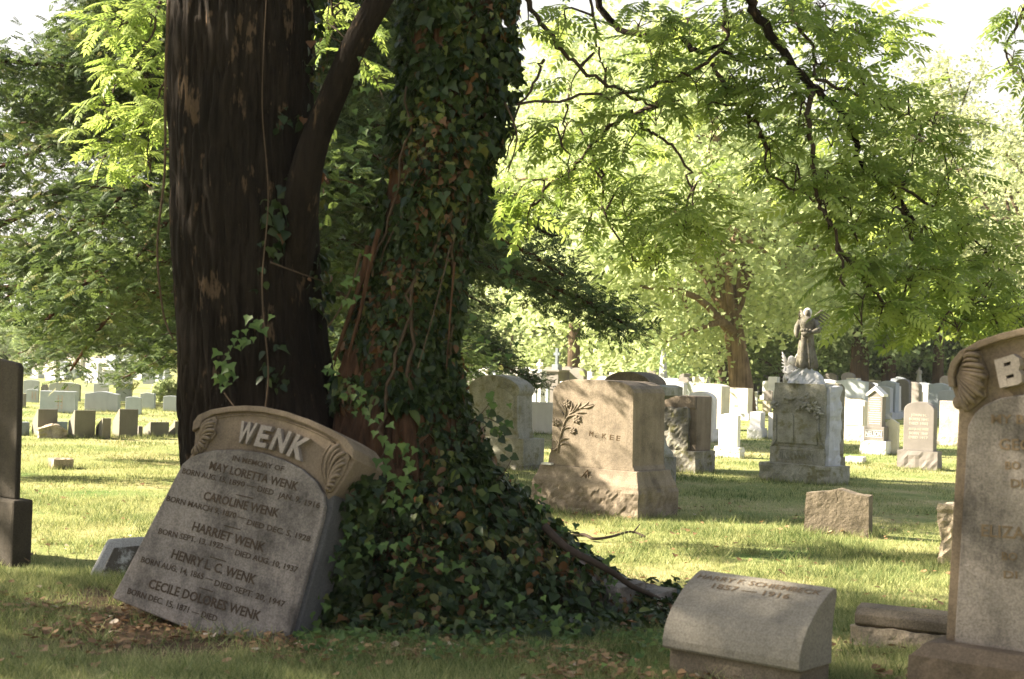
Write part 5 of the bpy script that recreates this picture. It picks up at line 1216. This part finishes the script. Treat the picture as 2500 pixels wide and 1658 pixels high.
def canopy():
    rs = np.random.default_rng(21); nodes = []
    for pts, r in BR:
        W = [tuple(atd(x, y, d)) for x, y, d in pts]; n = 4*len(pts); S = smooth_path(W, n); rr = r*9.2/F
        mb = MB(); P = [Vector(s)+Vector(rs.normal(size=3)*.012) for s in S]; mb.tube(P, [rr*(1-.62*i/n) for i in range(n)], 8, fn=barkfn(.12, 2, len(nodes)))
        own(mb.build('branch', M['twig'] if r < 9 else M['bark'], None, smooth=True), tree); nodes += P
    ND = np.array([tuple(p) for p in nodes])
    Pp, Up, Nn, Sz = [], [], [], []; tw = MB()
    def cluster(c, rx, rz, n, nodes_=ND):
        c = np.array(c); k = np.argmin(((nodes_-c)**2).sum(1)); a = nodes_[k]
        mid = (a+c)/2+np.array([0, 0, .08])+rs.normal(size=3)*.05
        S = smooth_path([a, mid, c, c+(c-a)*.25+np.array([0, 0, -.1])], 9); tw.tube([Vector(s) for s in S], [.009*(1-.8*i/9) for i in range(9)], 5)
        ns = max(2, n//5)
        for j in range(ns):
            e = c+np.array([np.clip(rs.normal(), -1.5, 1.5)*rx*.55, rs.normal()*.25, np.clip(rs.normal(), -1.5, 1.5)*rz*.5]); b = S[rs.integers(3, 9)]
            m = (b+e)/2+np.array([0, 0, .05]); T = smooth_path([b, m, e], 6); tw.tube([Vector(s) for s in T], [.0045*(1-.7*i/6) for i in range(6)], 4)
            dirn = (e-b)/max(np.linalg.norm(e-b), .05)
            for i in range(n//ns):
                q = T[rs.integers(2, 6)]; side = rs.normal(size=3); side -= side.dot(dirn)*dirn
                u = dirn*.5+side*.55+np.array([0, 0, -.45]); Pp.append(q+rs.normal(size=3)*.035); Up.append(u); Nn.append(np.array([0, 0, 1.])+rs.normal(size=3)*.38+np.array([-.15, -.1, 0])); Sz.append(rs.uniform(.15, .29))
    for x, y, d, rx, rz, n in CL: cluster(tuple(atd(x, y, d)), rx*d/F, rz*d/F, int(n*1.02))
    # the part of the crown above the frame
    for k in range(34):
        a = rs.uniform(0, 2*math.pi); r = rs.random()**.5; z = rs.uniform(4.9, 9.0)
        x, y = 3.0+4.0*r*math.cos(a), 9.6+3.6*r*math.sin(a)
        if x < -1.0 and 9.2 < y < 13: continue
        if y > 11 and z < 5.6: continue
        cluster((x, y, z), .7, .5, 22)
    own(tw.build('twigs', M['twig'], None), tree)
    own(leaf_field('crown', np.array(Pp), np.array(Nn), np.array(Up), np.array(Sz), CT, CF, M['pinn'], tone=None, rs=rs), tree)
canopy()
# main limbs feeding the high crown
for pts, r in [([(1100,-300,8.95),(1300,-700,9.1),(1700,-900,9.3),(2100,-800,9.5)], 45), ([(590,-700,9.1),(400,-1100,9.6),(200,-1300,10)], 50), ([(600,-1300,9.5),(900,-1700,9.6),(1300,-1900,10)], 60), ([(1150,-900,9.1),(1400,-600,9.2),(1600,-350,9.3),(1800,-150,8.7)], 22)]:
    S = smooth_path([tuple(atd(x, y, d)) for x, y, d in pts], 24); mb = MB(); mb.tube([Vector(s) for s in S], [r*9/F*(1-.7*i/24) for i in range(24)], 14, fn=barkfn(.1, 3, r)); own(mb.build('limb', M['bark'], None, smooth=True), tree)
# ======== neighbour just outside the left of the frame, whose crown shades the foreground
def side_tree():
    rs = np.random.default_rng(5); base = Vector((-12.0, 8.2, 0)); rt = empty('tree', base); tag(rt, 'leafy tree standing outside the left edge whose crown shades the foreground', 'tree')
    mb = MB(); S = smooth_path([(0, 0, -.1), (.1, 0, 2), (0, .1, 4), (.2, 0, 7), (.1, 0, 9)], 24); mb.tube([Vector(s) for s in S], [.34*(1-.8*i/24) for i in range(24)], 16, fn=barkfn(.1, 3, 5))
    C = []
    for k in range(62):
        v = rs.normal(size=3); v /= np.linalg.norm(v); v *= rs.random()**.4; C.append((v[0]*3.4+.2, v[1]*3.0+.4, 7.3+v[2]*3.6))
    for c in C[:26]: b = np.array([.1, 0, rs.uniform(2.5, 5)]); mb.tube([Vector(s) for s in smooth_path([b, (b+np.array(c))/2+np.array([0, 0, .3]), np.array(c)], 8)], [.06*(1-.8*i/8) for i in range(8)], 6)
    mb.build('trunk', M['bark'], rt, smooth=True)
    C = np.array(C); P = C[rs.integers(0, len(C), 3700)]+rs.normal(size=(3700, 3))*.34; n = len(P)
    leaf_field('crown', P, np.array([0, 0, 1.])+rvec(n, rs)*.6, rvec(n, rs)+np.array([0, 0, -.4]), rs.uniform(.3, .45, n), CT, CF, M['pinn'], rt, rs=rs)
side_tree()
# ======== evergreen behind the big tree
def cedar():
    rs = np.random.default_rng(33); base = atd(560, 1000, 18.2); base.z = 0; rt = empty('evergreen_tree', base); tag(rt, 'broad dark evergreen behind the big double trunk, its limbs sweeping low', 'tree')
    mb = MB(); S = smooth_path([(0, 0, -.1), (-.1, 0, 2), (.1, .1, 5), (0, 0, 9), (.1, 0, 12)], 30); mb.tube([Vector(s) for s in S], [.42*(1-.85*i/30) for i in range(30)], 18, fn=barkfn(.12, 3, 8)); mb.build('trunk', M['barkred'], rt, smooth=True)
    P, U, Z = [], [], []; lm = MB()
    for k in range(150):
        z0 = 2.05+9.7*(k/150)**1.12+rs.normal()*.2; a = k*2.399+rs.normal()*.3; Lm = 5.3*max(.13, 1-((z0-1.6)/9.3))*rs.uniform(.62, 1.08)
        dr = np.array([math.cos(a), math.sin(a), 0]); z0 += .55*max(0, dr[0])*(z0 < 3.5); sag = -.10-.15*rs.random() if z0 < 4 else rs.uniform(-.02, .16)
        pts = [np.array([0, 0, z0]), dr*Lm*.35+np.array([0, 0, z0+.25*(1 if z0 > 3 else .5)]), dr*Lm*.7+np.array([0, 0, z0+.2+sag*Lm*.3]), dr*Lm+np.array([0, 0, z0+sag*Lm])]
        S = smooth_path(pts, 12); lm.tube([Vector(s) for s in S], [.06*(1-.85*i/12)+.006 for i in range(12)], 6)
        perp = np.array([-dr[1], dr[0], 0])
        for j in range(36):
            t = rs.uniform(.22, 1.0); i = min(int(t*11), 10); b = np.array(S[i])*(1-(t*11-i))+np.array(S[i+1])*(t*11-i)
            l2 = (.35+.75*(1-t))*rs.uniform(.5, 1.2)*min(1, Lm/3); sd = rs.choice([-1, 1]); e = b+(perp*sd*rs.uniform(.4, 1)+dr*rs.uniform(.2, .8))*l2+np.array([0, 0, rs.uniform(-.35, .12)*l2-.04])
            if j % 2 == 0: lm.tube([Vector(b), Vector((b+e)/2+np.array([0, 0, .03])), Vector(e)], [.012, .009, .003], 4)
            m = 32; tt = rs.uniform(.15, 1.08, m)[:, None]; q = b+(e-b)*tt+rs.normal(size=(m, 3))*np.array([.17, .17, .13]); P.append(q); U.append(np.repeat(((e-b)+np.array([0, 0, -.25]))[None], m, 0)+rs.normal(size=(m, 3))*.35)
    lm.build('limbs', M['barkred'], rt)
    P = np.concatenate(P); U = np.concatenate(U); n = len(P); print('cedar', n)
    T_, F_ = [], []
    for q in range(5):
        for sd in (-1, 1):
            k = len(T_); y = .05+.17*q; l = .36-.03*q; dx, dy = .75*sd, .66; T_ += [(0, y, -.05*q*.4), (dx*l*.5-.05*sd, y+dy*l*.5+.05, -.02), (dx*l, y+dy*l, -.10), (dx*l*.5+.05*sd, y+dy*l*.5-.05, -.02)]; F_.append((k, k+1, k+2, k+3))
    k = len(T_); T_ += [(0, .55, 0), (-.06, .8, -.05), (0, 1.15, -.15), (.06, .8, -.05)]; F_.append((k, k+1, k+2, k+3))
    leaf_field('crown', P, np.array([0, 0, 1.])+rvec(n, rs)*.75, U, rs.uniform(.09, .20, n), T_, F_, M['cedar'], rt, rs=rs)
cedar()
CEDAR = [o for o in sc.objects if o.name.startswith('evergreen_tree')][0]
# ======== deciduous trees of the background
def bgtree(name, label, px, d, H, R, zlo, n, size, mat, tr, seed, ncl=70, flat=1.0, clump=.2, lean=0, tmat='barkfar', group=None, limbs=9, cx=0, vis=True, solid=.45):
    rs = np.random.default_rng(seed); base = atd(px, 900, d); base.z = 0; rt = empty(name, base); tag(rt, label, 'tree', group)
    mb = MB(); zt = zlo+(H-zlo)*.75
    S = smooth_path([(0, 0, -.2), (0, 0, .6), (lean*.2, 0, zlo+.8), (lean*.7, .2, zlo+(H-zlo)*.35), (lean, 0, zt)], 26)
    def fl(i): t = i/26; return tr*(1+.55*math.exp(-i/1.6))*(1-.75*t**1.2)
    mb.tube([Vector(s) for s in S], [fl(i) for i in range(26)], 20, fn=barkfn(.09, 3, seed))
    C = []
    for k in range(ncl):
        v = rs.normal(size=3); v /= np.linalg.norm(v); v *= rs.random()**solid; C.append((cx+v[0]*R, v[1]*R*flat, (H+zlo)/2+v[2]*(H-zlo)/2))
    C = np.array(C)
    for c in C[:limbs*3]:
        b = np.array(S[rs.integers(13, 23)]); mid = b*.45+c*.55+np.array([0, 0, .5+.3*rs.normal()]); mid[0] += rs.normal()*.5
        mb.tube([Vector(s) for s in smooth_path([b, mid, c], 9)], [tr*.30*(1-.85*i/9)+.02 for i in range(9)], 7)
    mb.build('trunk', M[tmat], rt, smooth=True)
    sub = C[rs.integers(0, ncl, ncl*9)]+rs.normal(size=(ncl*9, 3))*R*clump*np.array([1, 1, .72])
    P = sub[rs.integers(0, len(sub), n)]+rs.normal(size=(n, 3))*R*clump*.33
    P = P[P[:, 2] > zlo*.55]; n = len(P)
    leaf_field('crown', P, np.array([-.3, -.2, .8])+rvec(n, rs)*.9, rvec(n, rs)+np.array([0, 0, -.3]), rs.uniform(.6, 1.25, n)*size, DIA, DIAF, M[mat], rt, rs=rs)
    return rt
def copy_tree(o, loc, rz, s, label):
    c = o.copy(); sc.collection.objects.link(c); c.location = loc; c.rotation_euler = (0, 0, rz); c.scale = s; c['label'] = label
    for ch in o.children:
        k = ch.copy(); sc.collection.objects.link(k); k.parent = c
    return c
bgtree('oak_tree', 'large sunlit pale green oak in the middle distance with a thick bare lower trunk', 1812, 50, 13.8, 6.9, 1.6, 47000, .27, 'oak', .52, 41, ncl=95, lean=-1.2, tmat='barkgrey', cx=-1.7, clump=.17)
bgtree('tree', 'tall pale yellow-green tree behind the left side of the oak', 1400, 72, 19, 5.6, 3, 34000, .27, 'oak', .4, 42, ncl=80, clump=.17)
bgtree('tree', 'tall pale tree with loose crown against the sky at the right', 2290, 78, 19.5, 3.8, 8, 15000, .26, 'oakb', .35, 43, ncl=50, clump=.2)
bgtree('tree', 'pale loose-leaved tree at the right edge against the sky', 2540, 70, 16.5, 4.2, 4, 17000, .25, 'oakb', .35, 44, ncl=55, clump=.2)
bgtree('tree', 'dark-trunked shade tree, left one of the pair at the right, among blue stones', 2098, 76, 12, 6.0, 2.6, 26000, .28, 'green', .62, 45, ncl=70, clump=.19)
bgtree('tree', 'dark-trunked shade tree, right one of the pair at the right, among blue stones', 2170, 80, 12.5, 6.0, 2.8, 26000, .28, 'green', .5, 46, ncl=70, clump=.19)
t1 = bgtree('tree', 'far shady tree whose dark stem shows left of the oak trunk', 1765, 82, 11, 6.2, 0.7, 30000, .33, 'green', .5, 47, ncl=70, group='trees along the far side')
t2 = bgtree('tree', 'far yellow-green tree between the pair of dark trunks and the right headstone', 2290, 112, 11, 6.5, .3, 24000, .36, 'oak', .4, 48, ncl=70, group='trees along the far side')
FT = [(1300,105,1,1.0,'far tree seen between the evergreen and the oak'),(1480,100,1,1.0,'far tree behind the slender obelisk'),(1590,96,1,1.1,'far tree with dark stem just right of the obelisk'),(1680,108,1,1.1,'far tree behind the little pointed spire'),
      (1900,100,0,1.2,'far tree behind the angel statue'),(1990,112,1,1.2,'far tree just right of the angel statue'),(2070,105,0,1.2,'far tree behind the left dark trunk'),(2230,118,0,1.25,'far tree behind the right dark trunk'),(2380,100,0,1.3,'far tree just left of the scroll of the right headstone'),(2480,96,0,1.4,'far tree behind the right headstone'),
      (1150,110,0,.8,'far tree hidden mostly by the ivy-clad trunk'),(900,115,0,.7,'far tree glimpsed between the two trunks'),(380,125,0,.42,'low far tree behind the left stones near the trunk'),(270,130,1,.42,'low far tree in the middle of the left horizon'),(120,120,0,.45,'low far tree at the left horizon'),(10,125,0,.5,'low far tree at the left edge of the horizon'),(2620,100,1,1.3,'far tree beyond the right edge'),(1380,135,1,1.0,'farthest pale tree left of the obelisk'),(1560,140,1,1.1,'farthest pale tree behind the oak, left part'),(1740,138,1,1.1,'farthest pale tree behind the oak trunk'),(1920,145,1,1.2,'farthest pale tree behind the bare shrub'),(2140,140,1,1.2,'farthest pale tree between the two dark trunks'),(2360,142,1,1.2,'farthest pale tree at the far right')]
for i, (x, d, kind, s, lb) in enumerate(FT):
    p = atd(x, 900, d); p.z = 0; copy_tree(t2 if kind else t1, p, i*1.3, (s, s, s*(1+.1*math.sin(i*5))), lb)
for x, d, rz, s, lb in [(500,43,1.1,(1.15,1.15,.74),'second evergreen, further back on the left, filling behind the broad one'),(880,30,2.4,(.9,.9,.75),'third evergreen, further back, glimpsed between the two trunks')]:
    p = atd(x, 900, d); p.z = 0; copy_tree(CEDAR, p, rz, s, lb)
# dark maple spray is part of the right tree; small bushes
def bush(label, px, py, wpx, hpx, mat, seed, n=2600, size=.09, name='bush'):
    rs = np.random.default_rng(seed); C = at(px, py); k = C.y/F; rt = empty(name, C); tag(rt, label, 'bush')
    w, h = wpx*k/2, hpx*k; v = rvec(n, rs)*(rs.random((n, 1))**.35); P = v*np.array([w, w*.8, h*.5])+np.array([0, 0, h*.5])+rs.normal(size=(n, 3))*.05
    mb = MB()
    for j in range(7): a = j*.9; mb.tube([(0, 0, 0), (math.cos(a)*w*.4, math.sin(a)*w*.4, h*.45), (math.cos(a)*w*.7, math.sin(a)*w*.6, h*.8)], [.03, .02, .006], 5)
    mb.build('stems', M['twig'], rt); leaf_field('foliage', P, v+rvec(n, rs)*.5+np.array([0, 0, .4]), rvec(n, rs), rs.uniform(.7, 1.3, n)*size, DIA, DIAF, M[mat], rt, rs=rs)
bush('rounded light green bush among the left stones beside the trunk', 408, 982, 72, 52, 'oak', 61, 3200, .12)
bush('small bush at the left horizon under the evergreen sprays', 310, 888, 110, 28, 'green', 62, 3000, .45)
bush('small weed tuft at the foot of the rock-faced monument', 1678, 1150, 26, 24, 'green', 63, 260, .05)
def bare():
    C = at(1905, 960); k = C.y/F; rt = empty('bare_shrub', C); tag(rt, 'leafless twiggy shrub left of the angel statue', 'bush'); rs = np.random.default_rng(8); mb = MB()
    def br(p, d, L, r, n):
        P = [p]
        for i in range(5): d = d+rs.normal(size=3)*.22; d /= np.linalg.norm(d); P.append(P[-1]+d*L/5)
        mb.tube([Vector(q) for q in P], [r*(1-.5*i/5) for i in range(6)], 5)
        if n: 
            for j in range(3): br(P[rs.integers(2, 6)], d+rs.normal(size=3)*.7, L*.62, r*.55, n-1)
    for j in range(5): br(np.array([0., 0, 0]), np.array([rs.normal()*.5, 0, 1.]), 2.4, .05, 3)
    mb.build('branches', M['barkgrey'], rt)
bare()
def far_stones():
    rs = np.random.default_rng(70); protos = []
    for st, mt, w_, h_ in (('low', 'pale', .9, .8), ('flat', 'cream', 1.1, .75), ('serp', 'blue', .8, .95), ('arch', 'taupe', .6, 1.1), ('flat', 'white', .5, .9)):
        rt = empty('headstone', (0, 0, 0), -.66); tag(rt, 'one of many small pale headstones crowded in the distance under the far trees', 'headstone', 'distant headstones under the far trees')
        MB().box(-w_/2-.1, w_/2+.1, -.05, .35, -.05, .2).build('base', M['pale'], rt, bevel=.015)
        MB().prism([(x, z+.2) for x, z in outline(st, w_, h_)], .02, .28).build('tablet', M[mt], rt, bevel=.015); protos.append(rt)
    used = 0
    for k in range(196):
        d = rs.uniform(44, 98); px = rs.uniform(1120, 2330) if k < 146 else rs.uniform(50, 410)
        if k >= 146: d = rs.uniform(68, 120)
        if 1740 < px < 1880 and d > 48: continue
        p = atd(px, 900, d); o = protos[k % 5]
        if k >= 5: o = copy_tree(o, p, -.66+rs.normal()*.06, (1, 1, 1), o['label'])
        o.location = (p.x, p.y, 0); o.scale = (rs.uniform(.8, 1.2), 1, rs.uniform(.8, 1.25)); o.rotation_euler = (rs.normal()*.02, rs.normal()*.02, -.66+rs.normal()*.06)
far_stones()
# ======== fallen branches and litter on the ground
def fallen(name, label, pts, r, mat='twig'):
    P = smooth_path([(*at(x, y)[:2], z) for x, y, z in pts], 5*len(pts)) if pts else smooth_path([tuple(atd(x, y, d)) for x, y, d in [(1330,1285,8.5),(1375,1330,8.4),(1410,1352,8.35),(1450,1372,8.35),(1500,1400,8.4),(1545,1432,8.45),(1590,1452,8.6),(1650,1486,8.75)]], 40); rt = empty(name, P[0]); tag(rt, label, 'branch'); mb = MB(); o = Vector(P[0])
    mb.tube([Vector(p)-o for p in P], [r*(1-.55*i/len(P)) for i in range(len(P))], 8, fn=barkfn(.25, 2, 3)); return mb, rt, o
mb, rt, o = fallen('fallen_branch', 'long thin dead branch sloping out of the ivy down to the curved slant marker', None, .026); mb.build('branch', M['twig'], rt, smooth=True)
mb, rt, o = fallen('fallen_branch', 'short crooked dead twig lying in the sunlit grass before the tan monument', [(1385,1318,.03),(1425,1320,.05),(1450,1324,.03),(1490,1322,.04),(1540,1312,.05),(1575,1316,.02)], .018)
mb.tube([tuple(Vector((*at(1545,1312)[:2], .04))-o), tuple(Vector((*at(1562,1298)[:2], .07))-o)], [.009, .004], 6); mb.build('branch', M['twig'], rt, smooth=True)
def scatter(n, d0, d1, rs, pw=1.0, marg=1.12):
    """points on the lawn inside the view wedge (with a margin), density falling off as 1/d"""
    d = d0+(d1-d0)*rs.random(n)**pw; x = (rs.random(n)*2-1)*d*1250/F*marg; return np.stack([x, d], 1)
def gzv(P): return np.array([gz(x, y) for x, y in P])
def litter():
    rs = np.random.default_rng(50); m = 7200
    P = np.concatenate([np.stack([rs.normal(-1.6, 1.3, m//3), rs.normal(7.85, .45, m//3)], 1), np.stack([rs.normal(.2, 1.0, m//3), rs.normal(7.2, .3, m//3)], 1), scatter(m//4, 6.5, 16, rs)])
    k = np.array([noise.noise(Vector((x*1.6, y*2.4, 7))) for x, y in P]); P = P[(k > -.02+.2*rs.random(len(P))-.1)]; n = len(P)
    V = np.column_stack([P, gzv(P)+rs.uniform(.012, .055, n)]); tone = rs.random(n); 
    tag(leaf_field('fallen_leaves', V, np.array([0, 0, 1.])+rvec(n, rs)*.45, rvec(n, rs), rs.uniform(.016, .052, n), HEART, HEARTF, M['litter'], tone=tone), 'dry brown and yellow leaves scattered round the foot of the tree', 'fallen leaves', kind='stuff')
litter()
def grass():
    rs = np.random.default_rng(60); V, T = [], []
    for n, d0, d1, h, w in [(190000, 6.3, 9.6, .050, .0040), (130000, 9.4, 14.5, .036, .0058), (100000, 14.2, 24, .034, .009), (60000, 23, 42, .035, .018)]:
        P = scatter(n, d0, d1, rs, .9); k = np.array([noise.noise(Vector((x*.9, y*.9, 1)))+.5*noise.noise(Vector((x*4, y*4, 2))) for x, y in P])
        bare_ = np.hypot((P[:, 0]+1.2)*.42*1.0, (P[:, 1]-8.3)*.75); keep = (rs.random(n) < np.clip(.85+k*1.2, .12, 1)) & ((bare_ > .85) | (k > .15) & (rs.random(n) < .7) | (rs.random(n) < .12)); P = P[keep]; k = k[keep]; n = len(P)
        z = gzv(P); a = rs.uniform(0, 2*math.pi, n); hh = h*rs.uniform(.4, 1.5, n)*np.clip(1+.9*k, .4, 2); dx, dy = np.cos(a)*w/2, np.sin(a)*w/2; l = rs.normal(size=(n, 2))*hh[:, None]*.55
        v = np.empty((n, 3, 3)); v[:, 0] = np.column_stack([P[:, 0]-dx, P[:, 1]-dy, z-.005]); v[:, 1] = np.column_stack([P[:, 0]+dx, P[:, 1]+dy, z-.005]); v[:, 2] = np.column_stack([P[:, 0]+l[:, 0], P[:, 1]+l[:, 1], z+hh])
        V.append(v.reshape(-1, 3)); T.append(np.clip(rs.random(n)**1.2*.8+.12-k*.45, 0, 1))
    # untrimmed tufts round the foot of every nearer stone
    B = []
    for C, e1, e2 in TUFT:
        for e, L in ((e1, 1.1), (e2, .5)):
            nn = Vector((-e.y, e.x, 0)); nn = -nn if nn.dot(e2 if e is e1 else e1) > 0 else nn
            for _ in range(int(L*260)): q = C+e*rs.uniform(-.03, L)+nn*abs(rs.normal())*.035; B.append((q.x, q.y))
    P = np.array(B); n = len(P); w = .006; hh = .075*rs.uniform(.4, 1.4, n); a = rs.uniform(0, 2*math.pi, n); dx, dy = np.cos(a)*w/2, np.sin(a)*w/2; z = gzv(P); l = rs.normal(size=(n, 2))*hh[:, None]*.5
    v = np.empty((n, 3, 3)); v[:, 0] = np.column_stack([P[:, 0]-dx, P[:, 1]-dy, z-.005]); v[:, 1] = np.column_stack([P[:, 0]+dx, P[:, 1]+dy, z-.005]); v[:, 2] = np.column_stack([P[:, 0]+l[:, 0], P[:, 1]+l[:, 1], z+hh]); V.append(v.reshape(-1, 3)); T.append(rs.random(n)*.8)
    # ragged clumps of taller weeds and clover here and there
    P = []
    for _ in range(520):
        c = scatter(1, 6.5, 15, rs, 1.3)[0]; m = rs.integers(14, 60); P.append(c+rs.normal(size=(m, 2))*rs.uniform(.03, .10))
    P = np.concatenate(P); n = len(P); w = .008; hh = .085*rs.uniform(.3, 1.3, n); a = rs.uniform(0, 2*math.pi, n); dx, dy = np.cos(a)*w/2, np.sin(a)*w/2; z = gzv(P); l = rs.normal(size=(n, 2))*hh[:, None]*.8
    v = np.empty((n, 3, 3)); v[:, 0] = np.column_stack([P[:, 0]-dx, P[:, 1]-dy, z-.005]); v[:, 1] = np.column_stack([P[:, 0]+dx, P[:, 1]+dy, z-.005]); v[:, 2] = np.column_stack([P[:, 0]+l[:, 0], P[:, 1]+l[:, 1], z+hh]); V.append(v.reshape(-1, 3)); T.append(rs.random(n)*.6)
    V = np.concatenate(V); Fc = np.arange(len(V)).reshape(-1, 3)
    tag(mesh_np('grass', V, Fc, M['grass'], tone=np.concatenate(T)), 'short green and straw-coloured lawn grass between the stones', 'grass', kind='stuff')
grass()

def haze():
    mb = MB().box(-715, 715, -66, 915, -1.0, 21.5); m, n, p = newmat('air_haze'); n.nodes.remove(p)
    v = N(n, 'ShaderNodeVolumePrincipled'); v.inputs['Color'].default_value = (.93, .93, .90, 1); v.inputs['Density'].default_value = .0003; v.inputs['Anisotropy'].default_value = .35
    n.links.new(v.outputs[0], n.nodes['Material Output'].inputs['Volume']); o = mb.build('haze', m); tag(o, kind='stuff')
haze()
sc.cycles.volume_bounces = 0
